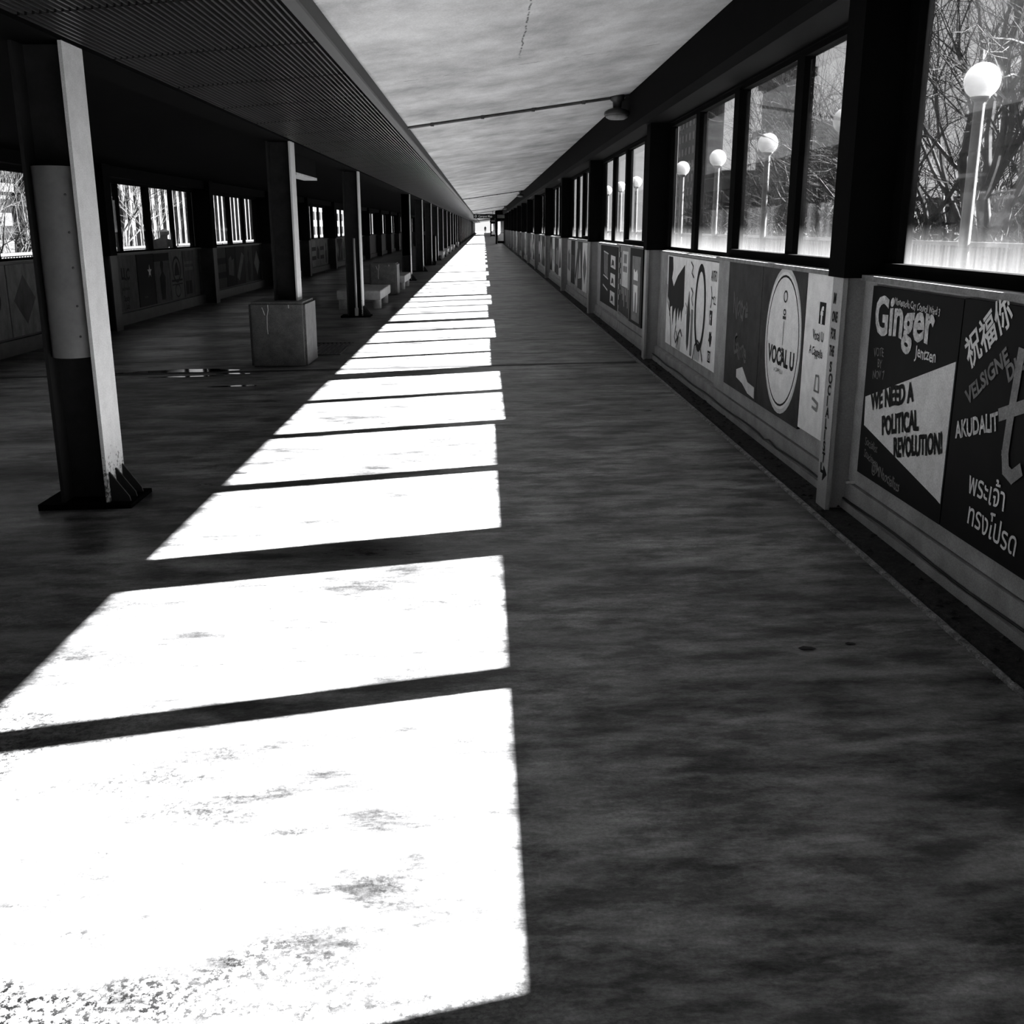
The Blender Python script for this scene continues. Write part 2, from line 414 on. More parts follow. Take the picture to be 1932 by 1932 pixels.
# left wall
b = MB().box(-6.6, -6.45, YN, YF, -.2, 1.09)
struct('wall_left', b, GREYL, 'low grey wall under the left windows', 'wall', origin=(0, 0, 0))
b = MB().box(-6.6, -6.45, YN, YF, 2.32, 2.7); b.box(-6.45, -6.2, YN, YF, 2.36, 2.6)
struct('trim_7', b, BLACK, 'black header and beam above the left windows', 'header', origin=(0, 0, 0))
b = MB().box(-6.45, -6.37, YN, YF, 1.07, 1.10); b.box(-6.45, -6.38, YN, YF, -.16, .06)
struct('baseboard_left', b, GREYL, 'grey ledge and base strip on the left wall', 'baseboard', origin=(0, 0, 0))
b = MB().box(-6.62, 2.2, YN - .2, YN, -.5, 3.3)
struct('wall_near', b, DARK, 'dark end wall closing the walkway', 'wall', origin=(0, 0, 0))

# windows of the right wall: one unit per bay, four panes
def window_unit(y0, xg, xi, xo, zb, zt, half, glass, n, step=None, hws=(.07, .085, .085, .085, .07), dep=.04):
    """xi/xo inner and outer frame faces; y0 = frame station at the near end; step = (inner face, sill) of the far half"""
    b = MB(); s = 1 if xo > xi else -1
    def bx(xa, xb, *a): b.box(min(xa, xb), max(xa, xb), *a)
    ym = y0 + BAY / 2; xi2, zb2 = step or (xi, zb)
    bx(xi, xo, y0 + half, ym, zb - .065, zb); bx(xi2, xo, ym, y0 + BAY - half, zb2 - (.035 if step else .065), zb2)
    bx(xg - s * .04, xo, y0 + half, y0 + BAY - half, zt, zt + .075)
    ps = [y0 + half, y0 + BAY * .25, ym, y0 + BAY * .75, y0 + BAY - half]
    for i, p in enumerate(ps):
        hw = hws[i]; c = p + (hw if i == 0 else -hw if i == 4 else 0)
        bx(xg - s * (dep + .02 if i == 2 else dep), xo, c - hw, c + hw, min(zb, zb2), zt)
    o = struct('window_%d' % n, b, BLACK, None, None, origin=(xg, y0, zb))
    gb = MB().box(xg - .003, xg + .003, y0 + half, ym, zb, zt); gb.box(xg - .003, xg + .003, ym, y0 + BAY - half, zb2, zt)
    gb.build('glass', glass, o)
    return o
NB = 43
wr0 = window_unit(YR0 - 3 * BAY, 2.11, 2.04, 2.14, 1.372, 2.605, .10, GLASS_R, 1)
wr = window_unit(YR0, 2.11, 2.04, 2.14, 1.372, 2.605, .10, GLASS_R, 1, (2.102, 1.335))
wl = window_unit(YW0 - 3 * BAY, -6.52, -6.46, -6.58, 1.13, 2.29, .16, GLASS_L, 101, None, (.05, .05, .09, .05, .05), .02)
def wlabel(o, side, k, n):
    o.name = 'window_%d' % n
    o['category'] = 'window'
    if k < 0: o['label'] = '%s black framed four-pane window bay behind or beside the viewer on the %s wall' % (ordn(-k), side)
    else: o['label'] = '%s black framed four-pane window bay beyond the nearest %s wall column' % (ordn(k + 1), side)
wn = 0
for k in range(-3, NB):
    if YR0 + (k + 1) * BAY > YF: break
    if k < 0: o = wr0 if k == -3 else dup(wr0, (0, (k + 3) * BAY, 0))
    else: o = wr if k == 0 else dup(wr, (0, k * BAY, 0))
    wn += 1; wlabel(o, 'right', k, wn)
for k in range(-3, NB):
    if YW0 + (k + 1) * BAY > YF: break
    o = wl if k == -3 else dup(wl, (0, (k + 3) * BAY, 0)); wn += 1; wlabel(o, 'left', k, wn)
# near half of each right bay stands proud: backing panel and ledge
def backing(y0, y1, n, lab):
    b = MB().box(1.975, 2.05, y0, y1, .225, 1.30)
    o = struct('trim_%d' % n, b, GREYP, lab, 'wall panel')
    MB().box(1.945, 2.07, y0, y1, 1.285, 1.312).build('ledge', LEDGE, o)
    return o
def ledge(y0, y1, n, lab):
    b = MB().box(2.012, 2.05, y0, y1, .225, 1.285)
    o = struct('trim_%d' % n, b, GREYP, lab, 'wall panel')
    MB().box(2.005, 2.06, y0, y1, 1.275, 1.292).build('ledge', LEDGE, o)
    return o
bk = backing(YR0 - 2 * BAY + .1, YR0 - BAY - .1, 10, 'proud grey panel backing behind the viewer on the right wall')
o = dup(bk, (0, BAY, 0), 'proud grey wall panel with ledge behind the black campaign board'); o.name = 'trim_11'
pr = backing(YR0 + .1, YR0 + BAY / 2, 12, 'proud grey wall panel with chipped ledge in the first right bay')
le = ledge(YR0 + BAY / 2, YR0 + BAY - .1, 40, 'recessed grey wall panel with chipped ledge in the far half of the first right bay')
for k in range(1, NB - 1):
    if YR0 + (k + 1) * BAY > YF: break
    if 13.2 < k < 14.8: continue
    o = dup(pr, (0, k * BAY, 0), 'proud grey wall panel with chipped ledge in the %s right bay' % ordn(k + 1)); o.name = 'trim_%d' % (100 + k)
    o = dup(le, (0, k * BAY, 0), 'recessed grey wall panel with chipped ledge in the far half of the %s right bay' % ordn(k + 1)); o.name = 'trim_%d' % (200 + k)

# ------------------------------------------------------------------ columns
def hcol(b, x0, x1, y0, y1, z0, z1, tf=.02, web=.014):
    """H section, flanges facing the walkway (+-x)"""
    ym = (y0 + y1) / 2
    b.box(x0, x0 + tf, y0, y1, z0, z1); b.box(x1 - tf, x1, y0, y1, z0, z1)
    b.box(x0 + tf, x1 - tf, ym - web / 2, ym + web / 2, z0, z1)
    return b
def right_column(y):
    e = empty('wall_column', (1.95, y, zf(1.86)))
    b = MB(); z0 = zf(1.9) + .005
    b.box(1.86, 1.885, y - .10, y + .06, z0, 1.295)
    b.box(1.885, 2.03, y - .055, y + .055, z0, 1.295)
    b.box(2.03, 2.05, y - .13, y + .13, z0, 1.295)
    b.build('lower_shaft', COLP, e)
    b = MB().box(1.852, 2.12, y - .125, y + .125, 1.295, 2.70)
    b.build('upper_shaft', BLACK, e)
    return e
rc = right_column(YR0)
tag(rc, 'nearest right wall column, grey below and black above, hand lettered strip on its edge', 'column', 'columns of the right wall')
for k in range(-2, NB):
    if k == 0: continue
    if YR0 + k * BAY > YF - 1: break
    lab = ('%s half grey half black right wall column beyond the lettered one' % ordn(k)) if k > 0 else ('half grey half black right wall column, %s behind the lettered one' % ordn(-k))
    dup(rc, (0, k * BAY, 0), lab, 'columns of the right wall')
def left_column(y, base=True):
    e = empty('steel_column', (-2.36, y, zf(-2.36)))
    zb = zf(-2.5) + .02 if base else .699
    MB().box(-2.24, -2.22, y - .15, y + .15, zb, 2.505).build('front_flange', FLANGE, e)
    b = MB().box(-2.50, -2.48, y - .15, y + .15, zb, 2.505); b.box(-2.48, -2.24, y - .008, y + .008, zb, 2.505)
    b.build('web', WEB_SHADE, e)
    if base:
        MB().box(-2.62, -2.08, y - .2, y + .2, zf(-2.62), zf(-2.1) + .025, zf(-2.62) - .005, zf(-2.08) - .005).build('base_plate', BLACK, e)
        for i, dy in enumerate((-.115, 0, .115)):
            g_ = MB().prism([(-2.218, zf(-2.2) + .02), (-2.105, zf(-2.1) + .02), (-2.112, zf(-2.1) + .055), (-2.215, .155), (-2.218, .155)], y + dy - .006, y + dy + .006)
            g_.build('gusset', WEB_SHADE, e)
    return e
lc = left_column(YL0); lcb = left_column(YL0 + BAY, False)
tag(lc, 'nearest inner steel column with round pipe sleeve between its flanges', 'column', 'inner steel columns')
tag(lcb, 'inner steel column rising from the nearest speckled concrete block', 'column', 'inner steel columns')
l3 = dup(lc, (0, 2 * BAY, 0), 'inner steel column with thin conduit in front, just past the concrete block', 'inner steel columns')
for k in range(-2, NB):
    if k in (0, 1, 2): continue
    if YL0 + k * BAY > YF - 1: break
    lab = '%s inner steel column of the left row, counting from the near end' % ordn(k + 1) if k > 0 else 'inner steel column %s behind the pipe sleeve column' % ('just' if k == -1 else 'well')
    dup(lcb if k == 3 else lc, (0, k * BAY, 0), lab, 'inner steel columns')
# pipe sleeve and conduit, parts of their columns
b = MB(); prof = [(-2.365 + .128 * math.cos(a), YL0 - .02 - .165 * math.sin(a)) for a in [math.pi * i / 18 for i in range(19)]]
n = len(prof)
for (za, zb) in ((.83, 1.87),):
    vs = [(x, y, za) for x, y in prof] + [(x, y, zb) for x, y in prof]
    b.add(vs, [(i, i + 1, n + i + 1, n + i) for i in range(n - 1)] + [tuple(range(n)), tuple(range(n, 2 * n))])
sl = b.build('pipe_sleeve', GALV, lc, smooth=True)
sl.data.polygons[-1].use_smooth = False; sl.data.polygons[-2].use_smooth = False
b = MB()
for zz in (.95, 1.12, 1.33, 1.52, 1.72):
    a = .9; b.sphere((-2.365 + .128 * math.cos(a), YL0 - .02 - .165 * math.sin(a), zz), .007, 8, 6)
b.build('rivet', STEEL, sl)
b = MB().tube((-2.33, YL0 + 2 * BAY - .17, zf(-2.3)), (-2.33, YL0 + 2 * BAY - .17, 1.35), .02, .02, 10)
b.build('conduit', GALV, l3, smooth=True)
b = MB().box(-2.36, -2.30, YL0 + 2 * BAY - .19, YL0 + 2 * BAY - .14, zf(-2.3), .12)
b.build('conduit_foot', GALV, l3)
def wall_column(y):
    e = empty('wall_column', (-6.25, y, zf(-6.3)))
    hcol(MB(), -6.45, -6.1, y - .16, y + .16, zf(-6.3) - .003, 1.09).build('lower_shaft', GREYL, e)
    MB().box(-6.46, -6.09, y - .165, y + .165, 1.09, 2.56).build('upper_shaft', BLACK, e)
    return e
wc = wall_column(YW0)
tag(wc, 'nearest left wall column, mostly hidden behind the pipe sleeve column', 'column', 'columns of the left wall')
for k in range(-2, NB):
    if k == 0: continue
    if YW0 + k * BAY > YF - 1: break
    dup(wc, (0, k * BAY, 0), '%s dark column of the left window wall, counting from the near end' % ordn(k + 1) if k > 0 else 'dark left window wall column %s behind the viewer' % ('just' if k == -1 else 'well'), 'columns of the left wall')
# ------------------------------------------------------------------ concrete blocks, benches, fittings
def block(k):
    y = YL0 + k * BAY
    b = MB().cbox(-2.76, -2.10, y - .42, y + .40, zf(-2.76) - .01, .70, .03, 2)
    return b.build('concrete_block', CONC)
b0 = tag(block(1), 'nearest speckled concrete block wrapped round an inner column foot', 'concrete block', 'concrete column blocks')
b = MB()
for pts in (((-2.60, .64), (-2.585, .60), (-2.57, .55)), ((-2.53, .67), (-2.528, .61), (-2.545, .54), (-2.55, .40), (-2.545, .33)), ((-2.29, .67), (-2.287, .63))):
    b = MB()
    for (xa, za), (xb, zb) in zip(pts[:-1], pts[1:]): b.tube((xa, YL0 + BAY - .42, za), (xb, YL0 + BAY - .42, zb), .005, .004, 5)
    b.build('lime_streak', WG, b0)
dup(b0, (0, 2 * BAY, 0), 'second concrete block along the column row, behind the nearest bench', 'concrete column blocks')
def bench(y):
    e = empty('concrete_bench', (-2.5, y, zf(-2.5)))
    MB().cbox(-2.95, -2.07, y - 1.15, y + 1.15, .135, .315, .012).build('seat', CONC2, e)
    for xx in (-2.17, -2.85):
        for yy in (y - .93, y + .62):
            MB().tube((xx, yy, zf(xx) - .005), (xx, yy, .14), .09, .09, 18).build('leg', CONC2, e)
    return e
be = bench(22.45); tag(be, 'nearest concrete bench, its lit end facing the walkway', 'bench', 'concrete benches')
for i, y in enumerate((29.1, 56.4, 63.1, 69.8, 76.5, 89.9)):
    dup(be, (0, y - 22.45, 0), '%s concrete bench along the inner column row' % ordn(i + 2), 'concrete benches')
e = empty('metal_cabinet', (-2.45, 47.9, zf(-2.45)), 'tall dark metal cabinet standing in the inner column row', 'cabinet')
MB().cbox(-2.75, -2.13, 47.4, 48.2, zf(-2.75), 1.2, .02).build('body', BLACK, e)
MB().box(-2.13, -2.118, 47.45, 48.15, .08, 1.15).build('door', MG, e)
# hanging light box in the left aisle
e = empty('ceiling_light_box', (-2.62, 15.9, 2.58), 'dark box light hung under the left aisle ceiling past the concrete block', 'light fixture')
MB().box(-2.74, -2.56, 15.0, 16.8, 2.27, 2.60).build('housing', BLACK, e)
MB().box(-2.75, -2.55, 14.98, 16.82, 2.235, 2.27).build('lower_rim', LIGHTP, e)
# globe dome lamp and conduits on the pale ceiling
def ceil_z(x): return 2.70 + .14 * (x + .9)
def conduit(y):
    b = MB().tube((-.9, y, ceil_z(-.9) - .018), (1.74, y, ceil_z(1.74) - .018), .016, .016, 8)
    b.tube((-.9, y + .05, ceil_z(-.9) - .012), (1.74, y + .05, ceil_z(1.74) - .012), .008, .008, 6)
    for x in (-.6, 0, .6, 1.2): b.box(x - .02, x + .02, y - .03, y + .03, ceil_z(x) - .04, ceil_z(x))
    return b.build('ceiling_conduit', STEEL)
c1 = tag(conduit(13.15), 'nearest steel conduit crossing the pale ceiling to the dome lamp', 'conduit', 'ceiling conduits')
for i, k in enumerate((5, 10, 15)): dup(c1, (0, k * BAY, 0), '%s steel conduit crossing the pale ceiling far down the walkway' % ordn(i + 1), 'ceiling conduits')
def dome(y):
    x = 1.60; z = ceil_z(x) + .02
    e = empty('dome_lamp', (x, y, z - .30))
    MB().lathe([(.085, z + .01), (.085, z - .07), (.055, z - .09), (.05, z - .16)], x, y, 20).build('canopy', STEEL, e, smooth=True)
    MB().lathe([(.055, z - .155), (.11, z - .175), (.15, z - .20), (.155, z - .235), (.145, z - .24)], x, y, 28).build('lamp_shade', STEEL, e, smooth=True)
    MB().lathe([(.14, z - .24), (.13, z - .265), (.09, z - .285), (.03, z - .29)], x, y, 28).build('glass_lens', MG, e, smooth=True)
    return e
d1 = tag(dome(13.15), 'nearest dome lamp under the ceiling by the right beam', 'lamp', 'dome ceiling lamps')
for i, k in enumerate((5, 10)): dup(d1, (0, k * BAY, 0), '%s dome lamp far down the pale ceiling' % ordn(i + 2), 'dome ceiling lamps')
# expansion joints in the deck
def joint(y):
    b = MB(); x0, x1 = -6.3, 1.76
    for xa, xb in ((x0, -1.5), (-1.5, 0.4), (.4, x1)):
        b.add([(xa, y - .05, zf(xa) + .004), (xb, y - .05, zf(xb) + .004), (xb, y + .05, zf(xb) + .004), (xa, y + .05, zf(xa) + .004),
               (xa, y - .05, zf(xa) - .02), (xb, y - .05, zf(xb) - .02), (xb, y + .05, zf(xb) - .02), (xa, y + .05, zf(xa) - .02)],
              [(0, 1, 2, 3), (7, 6, 5, 4), (0, 4, 5, 1), (1, 5, 6, 2), (2, 6, 7, 3), (3, 7, 4, 0)])
    return b.build('trim_%d' % int(300 + y), RUBBER)
for i, y in enumerate((12.05, 31.6, 47.2, 94.5)):
    tag(joint(y), '%s dark expansion joint strip crossing the deck' % ordn(i + 1), 'floor joint', kind='structure')
# drain grate by the block, puddle, leaves, cable
e = empty('floor_grate', (-2.12, 14.2, zf(-2.12)), 'ribbed drain grate in the deck just beyond the nearest concrete block', 'grate')
b = MB()
for i in range(9):
    x = -2.36 + i * .06; b.box(x - .014, x + .014, 13.5, 14.9, 0, zf(x) + .012, zf(x) - .005, zf(x) - .005)
b.build('bars', STEEL, e)
for y in (13.48, 14.9): MB().box(-2.40, -1.85, y, y + .03, 0, zf(-2.1) + .014, zf(-2.4) - .005, zf(-1.85) - .005).build('end_frame', STEEL, e)
def puddle(cx, cy_, rx, ry, seed, lab):
    random.seed(seed); n = 40; vs = [(cx, cy_, zf(cx) + .003)]
    ph = [random.uniform(0, 6.28) for _ in range(4)]
    for k in range(n):
        a = 2 * math.pi * k / n; q = 1 + .22 * math.sin(2 * a + ph[0]) + .18 * math.sin(3 * a + ph[1]) + .1 * math.sin(7 * a + ph[2])
        x = cx + rx * q * math.cos(a); vs.append((x, cy_ + ry * q * math.sin(a), zf(x) + .003))
    vs += [(p[0], p[1], p[2] - .004) for p in vs[1:]]
    b = MB().add(vs, [(0, 1 + k, 1 + (k + 1) % n) for k in range(n)] + [(1 + k, 1 + n + k, 1 + n + (k + 1) % n, 1 + (k + 1) % n) for k in range(n)])
    tag(b.build('puddle', WET), lab, 'puddle')
puddle(-3.55, 12.25, .55, .17, 3, 'shallow glinting puddle left of the concrete block')
puddle(-3.35, 11.75, .32, .05, 8, 'thin wet streak nearer the camera than the larger puddle')
puddle(-2.85, 11.9, .16, .05, 12, 'small wet spot touching the concrete block corner')
puddle(-2.6, 10.9, .2, .05, 21, 'small wet spot in front of the concrete block')
def leaf(x, y, r, a, lab):
    b = MB(); z = zf(x); c, s_ = math.cos(a), math.sin(a)
    pts = [(-1, 0, 0), (-.4, .33, .12), (.4, .28, .10), (1, 0, .04), (.4, -.25, .05), (-.4, -.3, .02)]
    b.add([(x + r * (p[0] * c - p[1] * s_), y + r * (p[0] * s_ + p[1] * c), z + .004 + r * p[2]) for p in pts] + [(x, y, z + .006)],
          [(i, (i + 1) % 6, 6) for i in range(6)])
    b.add([(x + r * (p[0] * c - p[1] * s_), y + r * (p[0] * s_ + p[1] * c), z + .001 + r * p[2]) for p in pts], [tuple(range(6))[::-1]])
    tag(b.build('dry_leaf', LEAFM), lab, 'leaf')
leaf(1.20, 3.58, .035, -.15, 'dark dry leaf lying on the shaded floor at right')
leaf(1.374, 3.613, .022, -.3, 'faint smaller dry leaf just right of the darker one')
leaf(-1.627, 6.80, .05, .05, 'dry leaf on the sunlit strip near the inner column')
b = MB(); pts = []
random.seed(9)
for i in range(60):
    yy = 3.0 + i * .16
    pts.append((1.972, yy, .115 + .006 * math.sin(i * .7)))
pts[24:27] = [(1.968, pts[24][1], .110), (1.960, pts[25][1], .130), (1.968, pts[26][1], .105)]
b.path(pts, .006, 6)
tag(b.build('cable', RUBBER), 'thin black cable running along the right base channel', 'cable')
# pipe stub bolted to the lettered column
e = empty('pipe_stub', (2.0, 5.40, .06), 'short vertical rod with bracket beside the lettered column foot', 'pipe')
MB().tube((2.015, 5.36, zf(2)), (2.015, 5.36, 1.28), .008, .008, 8).build('rod', GALV, e)
MB().box(1.93, 2.05, 5.345, 5.357, .225, .237).build('bracket', LIGHTP, e)

# ------------------------------------------------------------------ painted boards
TX = {}
def text2d(body, size, bold=0.0):
    key = (body, size, bold)
    if key in TX: return TX[key]
    cu = bpy.data.curves.new('t', 'FONT'); cu.body = body; cu.size = size; cu.offset = bold; cu.resolution_u = 3
    ob = bpy.data.objects.new('t', cu); COL.objects.link(ob)
    dg = bpy.context.evaluated_depsgraph_get(); ev = ob.evaluated_get(dg); me = ev.to_mesh()
    r = ([(v.co.x, v.co.y) for v in me.vertices], [tuple(p.vertices) for p in me.polygons])
    ev.to_mesh_clear(); bpy.data.objects.remove(ob); bpy.data.curves.remove(cu)
    TX[key] = r; return r
class Board:
    """flat painted board; side 'R' faces -x, 'L' faces +x. u grows to the viewer's right, v up"""
    def __init__(s, side, xf, ystart, z0, w_, h, m, label=None, parent=None, t=.018, name='painted_board'):
        s.side, s.x, s.y, s.z, s.w, s.h = side, xf, ystart, z0, w_, h
        d = 1 if side == 'R' else -1
        ya, yb = (ystart - w_, ystart) if side == 'R' else (ystart, ystart + w_)
        b = MB().box(min(xf, xf + d * t), max(xf, xf + d * t), ya, yb, z0, z0 + h)
        s.o = b.build(name, m, parent); s.d = d
        if label: tag(s.o, label, 'sign')
        s.lay = 0
    def P(s, u, v, off=0, e=0):
        off += e
        return (s.x - s.d * off, (s.y - u) if s.side == 'R' else (s.y + u), s.z + v)
    def put(s, name, m, loops=(), tris=(), th=.0015):
        """loops: closed outlines in (u,v); tris: (verts, faces)"""
        s.lay += 1; off = .0007 * s.lay + th; b = MB()
        for lp in loops:
            n = len(lp); fs = tessellate_polygon([[Vector((p[0], p[1], 0)) for p in lp]])
            b.add([s.P(u, v, off) for u, v in lp] + [s.P(u, v, -.002) for u, v in lp],
                  [tuple(f) for f in fs] + [(i, (i + 1) % n, n + (i + 1) % n, n + i) for i in range(n)])
        for it, (vs, fs) in enumerate(tris):
            b.add([s.P(q[0], q[1], off + it * .00005, q[2] if len(q) > 2 else 0) for q in vs], fs)
        o = b.build(name, m, s.o)
        return o
    def text(s, items, m, name='lettering'):
        """items: (body,u,v,size,sx,rot,bold,wobble)"""
        out = []
        for it in items:
            body, u, v, size, sx, rot, bold, wob = (list(it) + [1, 0, 0, 0][len(it) - 4:])[:8]
            vs, fs = text2d(body, size, bold); c, q = math.cos(R(rot)), math.sin(R(rot)); nv = []
            for x, y in vs:
                if wob:
                    y += wob * math.sin(x / size * 5.1 + u * 40) + .3 * wob * math.sin(x / size * 17)
                    x += wob * .6 * math.sin(y / size * 6 + x / size * 3)
                x *= sx
                nv.append((u + x * c - y * q, v + x * q + y * c))
            out.append((nv, fs))
        return s.put(name, m, tris=out)
def ell(u, v, ru, rv, n=40): return [(u + ru * math.cos(2 * math.pi * i / n), v + rv * math.sin(2 * math.pi * i / n)) for i in range(n)]
def ring(u, v, ru, rv, t, n=40):
    a = ell(u, v, ru, rv, n); b = ell(u, v, ru - t, rv - t, n)
    return (a + b, [(i, (i + 1) % n, n + (i + 1) % n, n + i) for i in range(n)])
def stroke(pts, w_):
    vs = []; fs = []
    for (a, b) in zip(pts[:-1], pts[1:]):
        dx, dy = b[0] - a[0], b[1] - a[1]; l = math.hypot(dx, dy) or 1e-6; px, py = -dy / l * w_ / 2, dx / l * w_ / 2
        ex, ey = dx / l * w_ * .3, dy / l * w_ * .3
        o = len(vs); k = o * .00004; vs += [(a[0] + px - ex, a[1] + py - ey, k), (a[0] - px - ex, a[1] - py - ey, k), (b[0] - px + ex, b[1] - py + ey, k), (b[0] + px + ex, b[1] + py + ey, k)]
        fs.append((o, o + 1, o + 2, o + 3))
    return vs, fs
def rect(u0, v0, u1, v1): return [(u0, v0), (u1, v0), (u1, v1), (u0, v1)]
XP, XB = 1.957, 1.995     # board faces: proud half, recessed half
# campaign board
z0 = .31; B1 = Board('R', XP, 5.28, z0, 1.02, .955, BK, 'black board with big pale hand painted Ginger lettering and grey revolution wedge')
B1.put('grey_wedge', WG, [[(.03, .40), (1.01, .70), (1.01, .09), (.97, .10), (.045, .255)]])
B1.text([('Ginger', .06, .735, .255, 1.0, 1, .008, .006)], FADED)
B1.text([('Minneapolis City Council Ward 3',   .30, .885, .046, .82, -1.5, .0005, .003)], FADED)
B1.text([('Jentzen', .60, .672, .075, 1.0, 0, .001, .003)], WG)
B1.text([('VOTE', .10, .615, .06, .85, 6, 0, .003), ('BY', .16, .565, .06, .85, 6, 0, .003), ('NOV 7', .11, .505, .06, .85, 6, 0, .003)], DIMG)
B1.text([('WE NEED A', .13, .35, .125, .78, 14, .005, .003), ('POLITICAL', .30, .255, .125, .72, 14, .005, .003), ('REVOLUTION!', .47, .18, .125, .66, 14, .005, .003)], BK)
B1.text([('Socialist', .09, .165, .06, .9, -4, 0, .003), ('Students', .09, .105, .06, .9, -8, 0, .003), ('@MNsocialists', .21, .055, .075, .8, -4, .001, .003)], DIMG)
# black board with the word in several languages
B2 = Board('R', XP, 4.25, z0, 1.03, .96, BK, 'black board with pale Chinese, Latin and Thai blessings and large grey t')
B2.text([('\u795d\u798f\u4f60', .10, .69, .15, .86, 36, .003, .002)], WG)
B2.text([('VELSIGNE', .13, .545, .088, .95, 36, .003, .002), ('DIG', .43, .68, .088, .95, 33, .003, .002)], DIMG)
B2.text([('AKUDALIT', .06, .395, .098, .76, 16, .003, .002)], FADED)
B2.text([('\u0e1e\u0e23\u0e30\u0e40\u0e08\u0e49\u0e32', .22, .205, .125, .9, 0, .001, .002), ('\u0e17\u0e23\u0e07\u0e42\u0e1b\u0e23\u0e14', .24, .085, .125, .9, -3, .001, .002)], WG)
B2.put('painted_letter', MG, tris=[stroke([(.505, .80), (.485, .55), (.48, .42), (.50, .36), (.55, .345), (.60, .38)], .05), stroke([(.41, .555), (.62, .63)], .05)])
# off-frame neighbours of the same bay
for i in range(3):
    Board('R', XP, 3.20 - i * 1.03, z0, 1.01, .96, BRD[(2, 4, 1)[i]], '%s plain painted board beside the viewer, nearer than the blessings board' % ordn(i + 1))
# white board
B3 = Board('R', XP, 6.365, .345, .70, .945, W, 'white board with small black square f logo between oval board and lettered column')
B3.put('logo_square', BK, [rect(.265, .66, .375, .785)])
B3.text([('f', .297, .668, .13, 1.1, 0, .006, 0)], W)
B3.text([('Vocal U', .175, .565, .078, .8, -1, .001, .003), ('A Cappella', .13, .475, .072, .78, -2, .001, .003)], BK)
B3.put('faded_stencil', MG, tris=[stroke([(.28, .27), (.36, .27), (.345, .36), (.295, .36), (.28, .27)], .012), stroke([(.26, .22), (.36, .20), (.35, .16), (.27, .17)], .016)])
# vocal oval board
B4 = Board('R', XP, 7.40, .325, 1.025, .965, DG, 'dark board with tall white oval ring and VOCAL U lettering')
B4.put('pale_halo', WG, [ell(.575, .50, .415, .475)])
B4.put('white_oval', W, [ell(.575, .50, .395, .445)])
B4.put('oval_outline', BK, tris=[ring(.575, .50, .375, .425, .014)])
B4.text([('VOCAL U', .27, .345, .155, .92, 0, .006, 0)], BK)
B4.put('microphone_doodle', DG, tris=[ring(.60, .79, .045, .04, .012, 16), ring(.60, .69, .03, .022, .012, 12), stroke([(.57, .655), (.63, .655)], .02), stroke([(.60, .63), (.597, .48)], .008), stroke([(.59, .45), (.60, .45)], .02), stroke([(.585, .425), (.60, .425), (.56, .40)], .012)])
B4.text([('A CAPPELLA', .43, .29, .04, 1, 0, 0, 0)], MG)
# grey worn board
B5 = Board('R', XP, 8.44, .325, 1.03, .965, DG, 'dark worn board with flaking faded script, left of the oval board')
B5.text([('Notre', .20, .56, .23, .8, 0, .004, .02), ('Game', .28, .27, .21, .8, -3, .003, .02)], BRD[2])
B5.put('bare_patch', WG, [[(.42, .16), (.60, .20), (.78, .11), (.98, .10), (.99, .02), (.8, .03), (.62, .08), (.43, .10)]])
# drawing boards in the recessed half
B6 = Board('R', XB, 9.32, .325, .37, .93, W, 'narrow white board with black social media symbols and ANTIFO letters')
B6.text([('ANTIFO', .05, .77, .13, .5, 0, .001, .003), ('CL', .17, .575, .10, .9, 0, .001, .002)], BK)
B6.put('doodles', BK, tris=[stroke([(.07, .72), (.11, .66), (.10, .57), (.07, .54)], .014), stroke([(.11, .635), (.17, .62)], .014)])
B6.put('logo_square', BK, [rect(.06, .39, .155, .515)])
B6.text([('f', .085, .395, .12, 1, 0, .004, 0)], W)
B6.put('bird_symbol', BK, [[(.06, .25), (.10, .24), (.13, .20), (.16, .235), (.18, .30), (.155, .30), (.15, .335), (.12, .30), (.09, .33), (.085, .28)]])
B6.put('camera_symbol', BK, tris=[stroke(rect(.07, .07, .16, .155) + [(.07, .07)], .016), ring(.115, .112, .028, .03, .012, 14)])
B7 = Board('R', XB, 10.44, .325, 1.12, .93, W, 'white board with black line drawing of oval mirror and dark tapering shape')
B7.put('oval_frame', BK, tris=[ring(.74, .50, .25, .40, .07, 36)])
B7.put('tapering_shape', DG, [[(.20, .62), (.28, .40), (.25, .12), (.20, .05), (.15, .13), (.12, .38)]])
B7.put('grey_column', MG, [rect(.34, .02, .43, .46)])
B7.put('hill_outline', BK, tris=[stroke([(.50, .0), (.58, .14), (.70, .20), (.82, .17), (.95, .04)], .02)] + [stroke([(.60 + .06 * i, .02), (.62 + .06 * i, .13)], .014) for i in range(4)])
for sp in ([(.25, .90), (.36, .86), (.30, .80), (.40, .76)], [(.30, .66), (.40, .62), (.34, .56), (.42, .50)], [(.06, .5), (.14, .46), (.10, .40)]): B7.put('scribble', BK, tris=[stroke(sp, .014)])
B8 = Board('R', XB, 11.50, .325, 1.05, .93, W, 'white board with black dripping cloud shape and curved line drawing')
B8.put('dripping_cloud', BK, [[(.06, .92), (.30, .92), (.34, .80), (.28, .70), (.40, .62), (.62, .74), (.98, .86), (1.0, .46), (.93, .40), (.90, .30), (.84, .42), (.74, .30), (.70, .44), (.60, .24), (.55, .42), (.46, .36), (.40, .22), (.36, .42), (.25, .40), (.22, .30), (.18, .45), (.08, .50)]])
for sp in ([(.02, .62), (.08, .45), (.24, .34), (.33, .16), (.36, .0)], [(.62, .24), (.56, .12), (.64, .06), (.72, .12), (.66, .18)]): B8.put('curved_line', BK, tris=[stroke(sp, .02)])
